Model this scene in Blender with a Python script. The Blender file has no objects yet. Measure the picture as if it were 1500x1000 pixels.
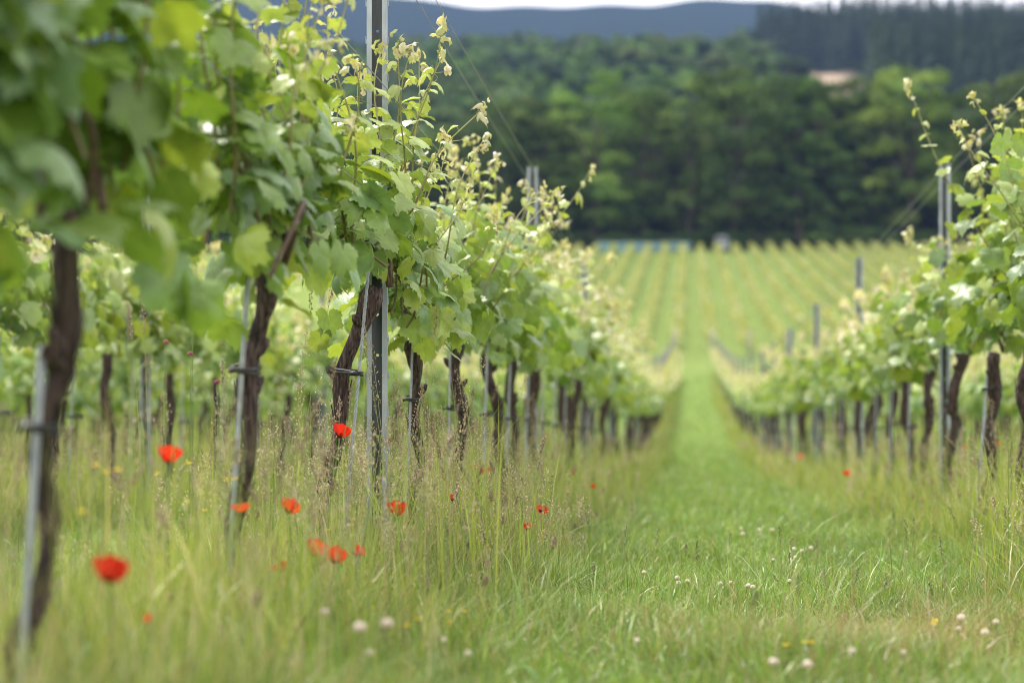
import bpy, math, random
import numpy as np
from mathutils import Vector, Matrix

# ------------------------------------------------------------------ camera, sky, sun, exposure
scene = bpy.context.scene
F = 3000.0                      # focal length in pixels of the 1500 px wide photograph
YAW = math.atan(260 / F)
cam_d = bpy.data.cameras.new('camera'); cam = bpy.data.objects.new('camera', cam_d)
scene.collection.objects.link(cam); scene.camera = cam
cam.location = (0, 0, 0); cam.rotation_euler = (math.pi / 2, 0, YAW)
cam_d.sensor_width = 36; cam_d.lens = 72
cam_d.clip_start = 0.05; cam_d.clip_end = 9000
cam_d.dof.use_dof = True; cam_d.dof.focus_distance = 6.1; cam_d.dof.aperture_fstop = 2.35

world = bpy.data.worlds.new('World'); scene.world = world; world.use_nodes = True
wn = world.node_tree; wn.nodes.clear()
w_out = wn.nodes.new('ShaderNodeOutputWorld'); w_bg = wn.nodes.new('ShaderNodeBackground')
w_sky = wn.nodes.new('ShaderNodeTexSky'); w_sky.sky_type = 'NISHITA'; w_sky.sun_disc = False
SUN_EL, SUN_AZ = math.radians(58), math.radians(-35)
w_sky.sun_elevation = SUN_EL; w_sky.sun_rotation = SUN_AZ; w_sky.dust_density = 3.0; w_sky.air_density = 1.0
w_mix = wn.nodes.new('ShaderNodeMix'); w_mix.data_type = 'RGBA'
w_noise = wn.nodes.new('ShaderNodeTexNoise'); w_noise.inputs['Scale'].default_value = 3.0; w_noise.inputs['Detail'].default_value = 6
w_map = wn.nodes.new('ShaderNodeMapRange'); w_map.inputs['To Min'].default_value = 0.78; w_map.inputs['To Max'].default_value = 0.97
w_tc = wn.nodes.new('ShaderNodeTexCoord')
wn.links.new(w_tc.outputs['Generated'], w_noise.inputs['Vector'])
wn.links.new(w_noise.outputs['Fac'], w_map.inputs['Value'])
wn.links.new(w_map.outputs['Result'], w_mix.inputs['Factor'])
wn.links.new(w_sky.outputs['Color'], w_mix.inputs['A'])
w_mix.inputs['B'].default_value = (11.3, 11.1, 10.9, 1)       # bright thin overcast cloud
wn.links.new(w_mix.outputs['Result'], w_bg.inputs['Color'])
w_bg.inputs['Strength'].default_value = 0.09
wn.links.new(w_bg.outputs['Background'], w_out.inputs['Surface'])

sun_d = bpy.data.lights.new('sun', 'SUN'); sun = bpy.data.objects.new('sun', sun_d); scene.collection.objects.link(sun)
sun_d.energy = 2.9; sun_d.angle = math.radians(11); sun_d.color = (1.0, 0.96, 0.9)
sdir = Vector((math.sin(SUN_AZ) * math.cos(SUN_EL), math.cos(SUN_AZ) * math.cos(SUN_EL), math.sin(SUN_EL)))
sun.rotation_euler = sdir.to_track_quat('Z', 'Y').to_euler()

scene.view_settings.view_transform = 'Standard'; scene.view_settings.look = 'None'
scene.view_settings.exposure = 1.08; scene.view_settings.gamma = 1
scene.cycles.max_bounces = 8; scene.cycles.diffuse_bounces = 3; scene.cycles.glossy_bounces = 2
scene.cycles.transmission_bounces = 5; scene.cycles.volume_bounces = 1; scene.cycles.use_denoising = True
scene.cycles.sample_clamp_indirect = 4
scene.cycles.seed = 3; scene.cycles.filter_width = 1.05

# ------------------------------------------------------------------ helpers
C = scene.collection
RS = np.random.RandomState

def tag(o, label=None, cat=None, group=None, kind=None):
    if label: o['label'] = label
    if cat: o['category'] = cat
    if group: o['group'] = group
    if kind: o['kind'] = kind
    return o

def empty(name, loc, rz=0.0):
    o = bpy.data.objects.new(name, None); C.objects.link(o)
    o.location = loc; o.rotation_euler = (0, 0, rz); o.empty_display_size = 0.1
    return o

class MB:
    """collects vertices, tris, quads, a colour per vertex and a vein value"""
    def __init__(s): s.v = []; s.t = []; s.q = []; s.c = []; s.w = []; s.n = 0
    def add(s, V, tris=None, quads=None, col=(1, 1, 1), vein=0.0):
        V = np.asarray(V, np.float32).reshape(-1, 3); n = len(V)
        if n == 0: return
        if tris is not None and len(tris): s.t.append(np.asarray(tris, np.int64) + s.n)
        if quads is not None and len(quads): s.q.append(np.asarray(quads, np.int64) + s.n)
        col = np.asarray(col, np.float32)
        s.c.append(np.broadcast_to(col, (n, 3)) if col.ndim == 1 else col)
        s.w.append(np.broadcast_to(np.asarray(vein, np.float32), (n,)))
        s.v.append(V); s.n += n
    def mesh(s, name, mat, smooth=True):
        me = bpy.data.meshes.new(name)
        V = np.concatenate(s.v); T = np.concatenate(s.t) if s.t else np.zeros((0, 3), np.int64)
        Q = np.concatenate(s.q) if s.q else np.zeros((0, 4), np.int64)
        nl = T.size + Q.size; npoly = len(T) + len(Q)
        me.vertices.add(len(V)); me.vertices.foreach_set('co', V.ravel())
        me.loops.add(nl); me.loops.foreach_set('vertex_index', np.concatenate([T.ravel(), Q.ravel()]).astype(np.int32))
        me.polygons.add(npoly)
        st = np.concatenate([np.arange(len(T)) * 3, T.size + np.arange(len(Q)) * 4]).astype(np.int32)
        me.polygons.foreach_set('loop_start', st)
        me.update(calc_edges=True)
        me.polygons.foreach_set('use_smooth', np.full(npoly, smooth, bool))
        ca = me.color_attributes.new('Col', 'FLOAT_COLOR', 'POINT')
        c4 = np.ones((len(V), 4), np.float32); c4[:, :3] = np.concatenate(s.c); ca.data.foreach_set('color', c4.ravel())
        W = np.concatenate(s.w)
        if W.max() > 0:
            a = me.attributes.new('vein', 'FLOAT', 'POINT'); a.data.foreach_set('value', W.astype(np.float32))
        if mat: me.materials.append(mat)
        me.update()
        return me
    def build(s, name, mat, parent=None, smooth=True):
        return link(name, s.mesh(name, mat, smooth), parent)

def link(name, me, parent=None):
    o = bpy.data.objects.new(name, me); C.objects.link(o)
    if parent is not None: o.parent = parent
    return o

def box(mb, x0, x1, y0, y1, z0, z1, col=(1, 1, 1)):
    V = [(x0, y0, z0), (x1, y0, z0), (x1, y1, z0), (x0, y1, z0), (x0, y0, z1), (x1, y0, z1), (x1, y1, z1), (x0, y1, z1)]
    mb.add(V, quads=[(0, 3, 2, 1), (4, 5, 6, 7), (0, 1, 5, 4), (1, 2, 6, 5), (2, 3, 7, 6), (3, 0, 4, 7)], col=col)

def tube(mb, P, R, k=6, col=(1, 1, 1), rough=0.0, rng=None, cap=True, twist=0.0):
    P = np.asarray(P, float); n = len(P); R = np.broadcast_to(np.asarray(R, float), (n,))
    T = np.gradient(P, axis=0); T /= np.linalg.norm(T, axis=1)[:, None] + 1e-9
    ref = np.array([1.0, 0, 0]) if abs(T[0][0]) < 0.8 else np.array([0, 1.0, 0])
    A = np.cross(T, ref); A /= np.linalg.norm(A, axis=1)[:, None] + 1e-9; B = np.cross(T, A)
    th = np.arange(k) / k * 2 * np.pi
    rr = np.ones((n, k))
    if rough and rng is not None:
        u = np.arange(n)[:, None]
        ph = rng.uniform(0, 6.28, 4)
        tt = th[None, :] + twist * u / n
        rr += rough * (0.5 * np.sin(3 * tt + ph[0]) + 0.45 * np.sin(7 * tt + ph[1]) + 0.3 * np.sin(2 * tt + 0.45 * u + ph[2]))
        rr += rng.normal(0, rough * 0.35, (n, k)); rr += (rng.normal(0, rough * 0.35, (n, 1)))
    tt = th[None, :] + twist * np.arange(n)[:, None] / n
    V = P[:, None, :] + (np.cos(tt) * R[:, None] * rr)[..., None] * A[:, None, :] + (np.sin(tt) * R[:, None] * rr)[..., None] * B[:, None, :]
    i = np.arange(n - 1)[:, None] * k; j = np.arange(k)[None, :]; j2 = (j + 1) % k
    Q = np.stack([i + j, i + j2, i + k + j2, i + k + j], -1).reshape(-1, 4)
    V = V.reshape(-1, 3); t = None
    if cap:
        V = np.vstack([V, P[0], P[-1]]); a = n * k
        jj = np.arange(k); t = np.vstack([np.stack([np.full(k, a), (jj + 1) % k, jj], -1),
                                          np.stack([np.full(k, a + 1), (n - 1) * k + jj, (n - 1) * k + (jj + 1) % k], -1)])
    mb.add(V, tris=t, quads=Q, col=col)

# ---- materials
def mat_new(name):
    m = bpy.data.materials.new(name); m.use_nodes = True; nt = m.node_tree
    b = nt.nodes['Principled BSDF']; return m, nt, b

def mat_foliage(name, transl=0.35, rough=0.5, spec=0.4, noise=0.25, nscale=40, vein=False, tcol=(1.15, 1.2, 0.45), object_random=0.0):
    m, nt, b = mat_new(name); N = nt.nodes; L = nt.links
    at = N.new('ShaderNodeAttribute'); at.attribute_name = 'Col'
    nz = N.new('ShaderNodeTexNoise'); nz.inputs['Scale'].default_value = nscale; nz.inputs['Detail'].default_value = 3
    tc = N.new('ShaderNodeTexCoord'); L.new(tc.outputs['Object'], nz.inputs['Vector'])
    mr = N.new('ShaderNodeMapRange'); mr.inputs['To Min'].default_value = 1 - noise; mr.inputs['To Max'].default_value = 1 + noise
    mr.inputs['From Min'].default_value = 0.25; mr.inputs['From Max'].default_value = 0.75
    L.new(nz.outputs['Fac'], mr.inputs['Value'])
    mul = N.new('ShaderNodeMix'); mul.data_type = 'RGBA'; mul.blend_type = 'MULTIPLY'; mul.inputs['Factor'].default_value = 1
    L.new(at.outputs['Color'], mul.inputs['A']); L.new(mr.outputs['Result'], mul.inputs['B'])
    colr = mul.outputs['Result']
    if object_random:
        oi = N.new('ShaderNodeObjectInfo'); hs = N.new('ShaderNodeHueSaturation')
        m1 = N.new('ShaderNodeMapRange'); m1.inputs['To Min'].default_value = 1 - object_random; m1.inputs['To Max'].default_value = 1 + object_random
        L.new(oi.outputs['Random'], m1.inputs['Value']); L.new(m1.outputs['Result'], hs.inputs['Value'])
        m2 = N.new('ShaderNodeMapRange'); m2.inputs['To Min'].default_value = 0.485; m2.inputs['To Max'].default_value = 0.51
        mm = N.new('ShaderNodeMath'); mm.operation = 'FRACT'; m3 = N.new('ShaderNodeMath'); m3.operation = 'MULTIPLY'; m3.inputs[1].default_value = 7.31
        L.new(oi.outputs['Random'], m3.inputs[0]); L.new(m3.outputs[0], mm.inputs[0]); L.new(mm.outputs[0], m2.inputs['Value'])
        L.new(m2.outputs['Result'], hs.inputs['Hue']); L.new(colr, hs.inputs['Color']); colr = hs.outputs['Color']
    if vein:
        av = N.new('ShaderNodeAttribute'); av.attribute_name = 'vein'
        pw = N.new('ShaderNodeMath'); pw.operation = 'POWER'; pw.inputs[1].default_value = 5
        L.new(av.outputs['Fac'], pw.inputs[0])
        mv = N.new('ShaderNodeMix'); mv.data_type = 'RGBA'; sc = N.new('ShaderNodeMath'); sc.operation = 'MULTIPLY'; sc.inputs[1].default_value = 0.45
        L.new(pw.outputs[0], sc.inputs[0]); L.new(sc.outputs[0], mv.inputs['Factor'])
        L.new(colr, mv.inputs['A']); mv.inputs['B'].default_value = (0.45, 0.55, 0.25, 1); colr = mv.outputs['Result']
        bp = N.new('ShaderNodeBump'); bp.inputs['Strength'].default_value = 0.35; bp.inputs['Distance'].default_value = 0.004
        n2 = N.new('ShaderNodeTexNoise'); n2.inputs['Scale'].default_value = 160; L.new(tc.outputs['Object'], n2.inputs['Vector'])
        L.new(n2.outputs['Fac'], bp.inputs['Height']); L.new(bp.outputs['Normal'], b.inputs['Normal'])
    L.new(colr, b.inputs['Base Color']); b.inputs['Roughness'].default_value = rough
    b.inputs['Specular IOR Level'].default_value = spec
    tr = N.new('ShaderNodeBsdfTranslucent'); tm = N.new('ShaderNodeMix'); tm.data_type = 'RGBA'; tm.blend_type = 'MULTIPLY'; tm.inputs['Factor'].default_value = 1
    L.new(colr, tm.inputs['A']); tm.inputs['B'].default_value = (*tcol, 1); L.new(tm.outputs['Result'], tr.inputs['Color'])
    ms = N.new('ShaderNodeMixShader'); ms.inputs['Fac'].default_value = transl
    out = N['Material Output']; L.new(b.outputs[0], ms.inputs[1]); L.new(tr.outputs[0], ms.inputs[2]); L.new(ms.outputs[0], out.inputs['Surface'])
    return m

def mat_noise(name, c1, c2, scale=(20, 20, 20), rough=0.8, bump=0.0, metallic=0.0, detail=5, lo=0.3, hi=0.7, use_attr=False, c3=None, dist=0.01, spec=0.5):
    m, nt, b = mat_new(name); N = nt.nodes; L = nt.links
    tc = N.new('ShaderNodeTexCoord'); mp = N.new('ShaderNodeMapping'); mp.inputs['Scale'].default_value = scale
    L.new(tc.outputs['Object'], mp.inputs['Vector'])
    nz = N.new('ShaderNodeTexNoise'); nz.inputs['Scale'].default_value = 1; nz.inputs['Detail'].default_value = detail
    L.new(mp.outputs['Vector'], nz.inputs['Vector'])
    cr = N.new('ShaderNodeValToRGB'); cr.color_ramp.elements[0].position = lo; cr.color_ramp.elements[1].position = hi
    cr.color_ramp.elements[0].color = (*c1, 1); cr.color_ramp.elements[1].color = (*c2, 1)
    if c3:
        e = cr.color_ramp.elements.new((lo + hi) / 2); e.color = (*c3, 1)
    L.new(nz.outputs['Fac'], cr.inputs['Fac']); colr = cr.outputs['Color']
    if use_attr:
        at = N.new('ShaderNodeAttribute'); at.attribute_name = 'Col'
        mul = N.new('ShaderNodeMix'); mul.data_type = 'RGBA'; mul.blend_type = 'MULTIPLY'; mul.inputs['Factor'].default_value = 1
        L.new(at.outputs['Color'], mul.inputs['A']); L.new(colr, mul.inputs['B']); colr = mul.outputs['Result']
    b.inputs['Specular IOR Level'].default_value = spec; L.new(colr, b.inputs['Base Color']); b.inputs['Roughness'].default_value = rough; b.inputs['Metallic'].default_value = metallic
    if bump:
        bp = N.new('ShaderNodeBump'); bp.inputs['Strength'].default_value = bump; bp.inputs['Distance'].default_value = dist
        L.new(nz.outputs['Fac'], bp.inputs['Height']); L.new(bp.outputs['Normal'], b.inputs['Normal'])
    return m

M = {}
M['leaf'] = mat_foliage('vine_leaf', 0.27, 0.38, 0.55, 0.18, 30, vein=True, tcol=(1.3, 1.3, 0.42))
M['leaf_far'] = mat_foliage('vine_leaf_far', 0.27, 0.45, 0.45, 0.1, 20, tcol=(1.2, 1.25, 0.5), object_random=0.12)
M['grass'] = mat_foliage('grass_blade', 0.24, 0.42, 0.5, 0.22, 2.5, tcol=(1.2, 1.25, 0.45))
M['tree_leaf'] = mat_foliage('tree_leaf', 0.2, 0.7, 0.08, 0.3, 0.25, tcol=(1.1, 1.2, 0.4), object_random=0.16)
M['petal'] = mat_foliage('petal', 0.4, 0.55, 0.2, 0.1, 60, tcol=(1.2, 0.9, 0.6))
M['bark'] = mat_noise('vine_bark', (0.009, 0.005, 0.005), (0.155, 0.105, 0.09), (150, 150, 16), 0.9, 1.0, lo=0.34, hi=0.68, c3=(0.060, 0.036, 0.032), detail=8, dist=0.012)
M['tree_bark'] = mat_noise('tree_bark', (0.05, 0.04, 0.03), (0.16, 0.12, 0.09), (3, 3, 0.6), 0.9, 0.3)
M['cane'] = mat_noise('cane_bark', (0.045, 0.025, 0.016), (0.14, 0.085, 0.055), (120, 120, 20), 0.7, 0.3)
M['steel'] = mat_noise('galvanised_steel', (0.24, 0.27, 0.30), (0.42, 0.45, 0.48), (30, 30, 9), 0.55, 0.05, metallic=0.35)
M['steel_in'] = mat_noise('dark_steel_web', (0.10, 0.11, 0.12), (0.20, 0.21, 0.22), (40, 40, 3), 0.6, 0.05, metallic=0.35)  # post web, a darker steel tone than the flanges
M['wire'] = mat_noise('wire_steel', (0.22, 0.23, 0.25), (0.36, 0.37, 0.39), (5, 5, 5), 0.45, 0, metallic=0.6)
M['rod'] = mat_noise('stake_steel', (0.22, 0.24, 0.27), (0.42, 0.44, 0.48), (60, 60, 30), 0.5, 0.1, metallic=0.3)
M['rubber'] = mat_noise('black_rubber', (0.012, 0.012, 0.013), (0.03, 0.03, 0.033), (50, 50, 50), 0.5, 0.1)
M['ground'] = mat_noise('ground_cover', (0.75, 0.75, 0.75), (1.2, 1.2, 1.2), (1.3, 0.8, 1), 0.95, 0.2, use_attr=True, detail=9, spec=0.0)
M['yellow'] = mat_foliage('yellow_petal', 0.3, 0.5, 0.3, 0.05, 60, tcol=(1.1, 1.0, 0.4))
M['net'] = mat_noise('teal_net', (0.10, 0.21, 0.25), (0.18, 0.31, 0.36), (0.6, 0.6, 2), 0.7)
M['white_paint'] = mat_noise('white_paint', (0.30, 0.31, 0.37), (0.36, 0.37, 0.44), (2, 2, 2), 0.35)
M['dark_glass'] = mat_noise('dark_glass', (0.02, 0.022, 0.028), (0.03, 0.034, 0.04), (2, 2, 2), 0.1)
M['slate'] = mat_noise('dark_slate', (0.035, 0.035, 0.06), (0.06, 0.06, 0.095), (1, 1, 1), 0.6)
M['wood'] = mat_noise('grey_wood', (0.13, 0.12, 0.13), (0.27, 0.25, 0.26), (9, 9, 2), 0.85, 0.3)

# ------------------------------------------------------------------ terrain
_PY = np.array([-30, 0, 6, 12, 18, 24, 30, 45, 60, 80, 100, 120, 138, 167, 220, 288, 320, 420, 600, 900, 930, 1010, 1300, 1700, 2600, 3200, 5000], float)
_PZ = np.array([0.9, -.48, -.775, -1.07, -1.37, -1.66, -1.93, -2.38, -2.55, -2.45, -2.15, -1.6, -.9, 1.1, 5.6, 12.3, 15.5, 31, 64, 115, 121, 122, 95, 170, 432, 300, 150], float)
def _hermite(x):
    x = np.clip(np.asarray(x, float), _PY[0], _PY[-1] - 1e-6)
    d = np.diff(_PZ) / np.diff(_PY); m = np.concatenate([[d[0]], (d[:-1] + d[1:]) / 2, [d[-1]]])
    i = np.clip(np.searchsorted(_PY, x, side='right') - 1, 0, len(_PY) - 2)
    h = _PY[i + 1] - _PY[i]; t = (x - _PY[i]) / h
    return ((2 * t**3 - 3 * t**2 + 1) * _PZ[i] + (t**3 - 2 * t**2 + t) * h * m[i] + (-2 * t**3 + 3 * t**2) * _PZ[i + 1] + (t**3 - t**2) * h * m[i + 1])
def gz(x, y):
    x = np.asarray(x, float); y = np.asarray(y, float)
    z = _hermite(y)
    far = np.clip((y - 380) / 500, 0, 1)
    z = z + far * (4 * np.sin(x / 90 + 1.0) + 3 * np.sin(x / 37 + y / 80))
    rid = np.clip((y - 1700) / 700, 0, 1)
    z = z - rid * (0.036 * (x + 390) + np.clip(x - 90, 0, 900) * 0.10) + rid * (3 * np.sin(x / 110) + 2.2 * np.sin(x / 47 + 2) + 1.3 * np.sin(x / 17 + 1))
    near = np.clip(1 - y / 60, 0, 1)
    z = z + near * 0.012 * (np.sin(x * 5.1 + y * 1.7) + np.sin(y * 3.3 - x * 2.2))
    return z
def gzf(x, y): return float(gz(x, y))

def at(px, py, Y):
    """world point at depth Y (along the rows) seen at pixel px, py of the 1500 px photograph"""
    a = math.atan((px - 750) / F) - YAW
    X = Y * math.tan(a); dc = Y * math.cos(YAW) - X * math.sin(YAW)
    return X, Y, (500 - py) * dc / F
ROWS = {'L': -0.92, 'R': 1.47}
SP = 2.4

def field_y(x0, x1, y): return (x > x0) & (x < x1)
ys = np.unique(np.concatenate([np.linspace(-10, 30, 81), np.linspace(30, 140, 56), np.linspace(140, 420, 57), np.linspace(420, 1100, 69), np.linspace(1100, 3300, 111)]))
xs = np.unique(np.concatenate([np.linspace(-8, 8, 81), np.linspace(-60, 60, 61), np.linspace(-300, 300, 61), np.linspace(-1500, 1500, 121)]))
GX, GY = np.meshgrid(xs, ys); GZ = gz(GX, GY)
col = np.zeros(GX.shape + (3,))
col[:] = (0.10, 0.15, 0.04)
fg = np.clip((GY - 20) / 40, 0, 1)[..., None]; col[:] = col * (1 - fg) + np.array([0.17, 0.24, 0.07]) * fg
vb = (GY > 113); col[vb] = (0.15, 0.198, 0.06)
md = (GY > 113) & (GX < -19); col[md] = (0.17, 0.22, 0.06)
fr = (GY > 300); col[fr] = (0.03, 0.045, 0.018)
cl = (GY > 480) & (GZ / GY < 0.1295) & (GY < 912) & (GX > 0.047 * GY) & (GX < 0.077 * GY); col[cl] = (0.34, 0.26, 0.19)
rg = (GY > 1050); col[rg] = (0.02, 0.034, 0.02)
mb = MB(); ny, nx = GX.shape
I = (np.arange(ny - 1)[:, None] * nx + np.arange(nx - 1)[None, :]).ravel()
mb.add(np.stack([GX, GY, GZ], -1).reshape(-1, 3), quads=np.stack([I, I + 1, I + nx + 1, I + nx], -1), col=col.reshape(-1, 3))
tag(mb.build('ground', M['ground']), kind='structure')

# ------------------------------------------------------------------ grass
G_GREEN = np.array([[0.145, 0.265, 0.045], [0.19, 0.31, 0.055], [0.26, 0.36, 0.08], [0.31, 0.38, 0.12], [0.165, 0.255, 0.08]])
G_TALL = np.array([[0.30, 0.36, 0.06], [0.37, 0.41, 0.09], [0.44, 0.44, 0.14], [0.25, 0.33, 0.06], [0.54, 0.48, 0.26]])
G_DRY = np.array([[0.42, 0.34, 0.18], [0.36, 0.25, 0.14], [0.45, 0.40, 0.22]])

def blades(mb, x, y, h, w, bend, colr, rng, lean=None):
    n = len(x); z = gz(x, y) - 0.01
    a = rng.uniform(0, 2 * np.pi, n) if lean is None else lean
    f = rng.uniform(0, 2 * np.pi, n)                       # facing of the ribbon
    D = np.stack([np.cos(a), np.sin(a), np.zeros(n)], -1); S = np.stack([np.cos(f), np.sin(f), np.zeros(n)], -1)
    base = np.stack([x, y, z], -1)
    lv = np.array([0, 0.38, 0.72, 1.0]); wd = np.array([0.8, 1.0, 0.7])
    out = np.zeros((n, 7, 3), np.float32)
    for k, t in enumerate(lv):
        hz = h * (t - 0.32 * np.clip(bend, 0, 1.6) * t * t); off = h * bend * t * t * 0.75
        c = base + D * off[:, None]; c[:, 2] += hz
        if k < 3:
            out[:, 2 * k] = c - S * (w * wd[k] * 0.5)[:, None]; out[:, 2 * k + 1] = c + S * (w * wd[k] * 0.5)[:, None]
        else: out[:, 6] = c
    b = np.arange(n)[:, None] * 7
    Q = np.concatenate([b + np.array([[0, 1, 3, 2]]), b + np.array([[2, 3, 5, 4]])]); T = b + np.array([[4, 5, 6]])
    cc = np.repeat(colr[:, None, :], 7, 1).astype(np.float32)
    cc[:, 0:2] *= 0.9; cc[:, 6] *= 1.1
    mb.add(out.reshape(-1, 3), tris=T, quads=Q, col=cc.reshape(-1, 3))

def tallness(x):
    """1 in the unmown strip under a row, 0 in the middle of an aisle"""
    k = np.round((x - ROWS['L']) / SP); rx = x - (ROWS['L'] + k * SP)
    rx = np.where((x > 0.3) & (x < 2.7), x - ROWS['R'], rx)
    return np.clip((0.64 - np.abs(rx)) / 0.50, 0, 1)

def scatter(rng, y0, y1, dens, margin=0.6):
    n = int(dens * ((0.35 + 0.17) * (y1 + y0) / 2 + 2 * margin) * (y1 - y0))
    y = rng.uniform(y0, y1, n); u = rng.uniform(0, 1, n)
    x0 = -0.345 * y - margin; x1 = 0.172 * y + margin
    x = x0 + u * (x1 - x0)
    return x, y

def patch(x, y, f, s=0):
    return 0.5 + 0.25 * (np.sin(x * f + 1.3 + s) * np.cos(y * f * 0.7 + s * 2) + np.sin((x + y) * f * 0.53 + s * 3 + 0.7 * np.sin(x * f * 1.9)) + 0.0)

rng = RS(11)
mb_short = MB(); mb_tall = MB()
bands = [(1.3, 2.6, 3800), (2.6, 4.2, 7000), (4.2, 7.2, 12000), (7.2, 11, 5200), (11, 18, 1000), (18, 32, 330), (32, 60, 90), (60, 114, 26)]
for y0, y1, dens in bands:
    x, y = scatter(rng, y0, y1, dens)
    t = tallness(x); keep = rng.uniform(0, 1, len(x)) > t * 0.55; x, y, t = x[keep], y[keep], t[keep]; n = len(x)
    dry = patch(x, y, 2.3) ; tuft = patch(x, y, 6.0, 2)
    h = rng.uniform(0.04, 0.105, n) * (0.65 + 0.8 * tuft) * (1 + 1.6 * t)
    hi_ = rng.uniform(0, 1, n) < 0.03; h[hi_] *= rng.uniform(1.5, 2.4, hi_.sum())
    ym = (y0 + y1) / 2; w = rng.uniform(0.0013, 0.0034, n) * max(1, ym / 7.5)
    c = G_GREEN[rng.randint(0, 5, n)] * rng.uniform(0.6, 1.35, (n, 1))
    isd = rng.uniform(0, 1, n) < 0.09 + 0.40 * np.clip(dry - 0.5, 0, 1) * (y < 6.5) + 0.03 * t + 0.6 * np.exp(-((x - 0.45) / 0.55) ** 2 - ((y - 4.9) / 0.65) ** 2)
    c[isd] = G_DRY[rng.randint(0, 3, isd.sum())] * rng.uniform(0.7, 1.1, (isd.sum(), 1))
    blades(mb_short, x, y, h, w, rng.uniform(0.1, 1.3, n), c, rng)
# tall unmown strips under the rows
bandsT = [(1.2, 2.6, 700), (2.6, 4.2, 1050), (4.2, 7.5, 1200), (7.5, 12, 650), (12, 20, 300), (20, 36, 110), (36, 70, 34), (70, 112, 14)]
for y0, y1, dens in bandsT:
    x, y = scatter(rng, y0, y1, dens * 1.5, 1.0)
    t = tallness(x); keep = rng.uniform(0, 1, len(x)) < t * 1.6; x, y, t = x[keep], y[keep], t[keep]; n = len(x)
    h = rng.uniform(0.13, 0.36, n) * (0.35 + 0.85 * t ** 1.5) * (0.65 + 0.7 * patch(x, y, 3.1, 1)); hi_ = rng.uniform(0, 1, n) < 0.08; h[hi_] *= 1.6; h *= np.clip(0.7 + 0.07 * (y - 1.5), 0.7, 1)
    w = rng.uniform(0.0025, 0.005, n) * max(1, (y0 + y1) / 2 / 9)
    c = G_TALL[rng.randint(0, 5, n)] * rng.uniform(0.65, 1.25, (n, 1))
    isd = rng.uniform(0, 1, n) < 0.13; c[isd] = G_DRY[rng.randint(0, 3, isd.sum())] * rng.uniform(0.7, 1.1, (isd.sum(), 1))
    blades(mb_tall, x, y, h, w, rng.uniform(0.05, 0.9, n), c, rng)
for y0, y1, dens in [(3.2, 5, 70), (5, 9, 160), (9, 15, 90), (15, 26, 25)]:     # straight slender flowering culms without heads yet
    x, y = scatter(rng, y0, y1, dens * 1.5, 1.0); t = tallness(x); keep = rng.uniform(0, 1, len(x)) < t ** 2; x, y, t = x[keep], y[keep], t[keep]; n = len(x)
    c = np.array([[0.34, 0.42, 0.05], [0.28, 0.37, 0.05], [0.42, 0.44, 0.10], [0.20, 0.30, 0.05]])[rng.randint(0, 4, n)] * rng.uniform(0.8, 1.15, (n, 1))
    blades(mb_tall, x, y, rng.uniform(0.28, 0.66, n), rng.uniform(0.002, 0.0042, n) * max(1, y0 / 8), np.abs(rng.normal(0.05, 0.22, n)), c, rng)
x = rng.uniform(-0.5, 1.1, 900); y = rng.uniform(3.6, 10, 900)      # dead clippings lying on the sward
blades(mb_short, x, y, rng.uniform(0.05, 0.12, 900), rng.uniform(0.002, 0.0045, 900), rng.uniform(1.3, 2.2, 900), np.array([[0.58, 0.50, 0.32]]) * rng.uniform(0.7, 1.2, (900, 1)), rng)
x = rng.uniform(-0.55, 1.2, 1500) ; y = rng.uniform(3.4, 12, 1500); k_ = patch(x, y, 4.5, 4) > 0.6; x, y = x[k_], y[k_]; n = len(x)   # broad darker weeds in clumps
blades(mb_short, x, y, rng.uniform(0.04, 0.09, n), rng.uniform(0.010, 0.018, n), rng.uniform(0.6, 1.4, n), np.array([[0.12, 0.27, 0.04]]) * rng.uniform(0.7, 1.5, (n, 1)), rng)
tag(mb_short.build('mown_grass', M['grass']), 'fresh green mown grass covering the aisle between the vine rows', 'grass', kind='stuff')
tag(mb_tall.build('long_grass', M['grass']), 'long pale green unmown grass growing in strips under the vine rows', 'grass', kind='stuff')

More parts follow.
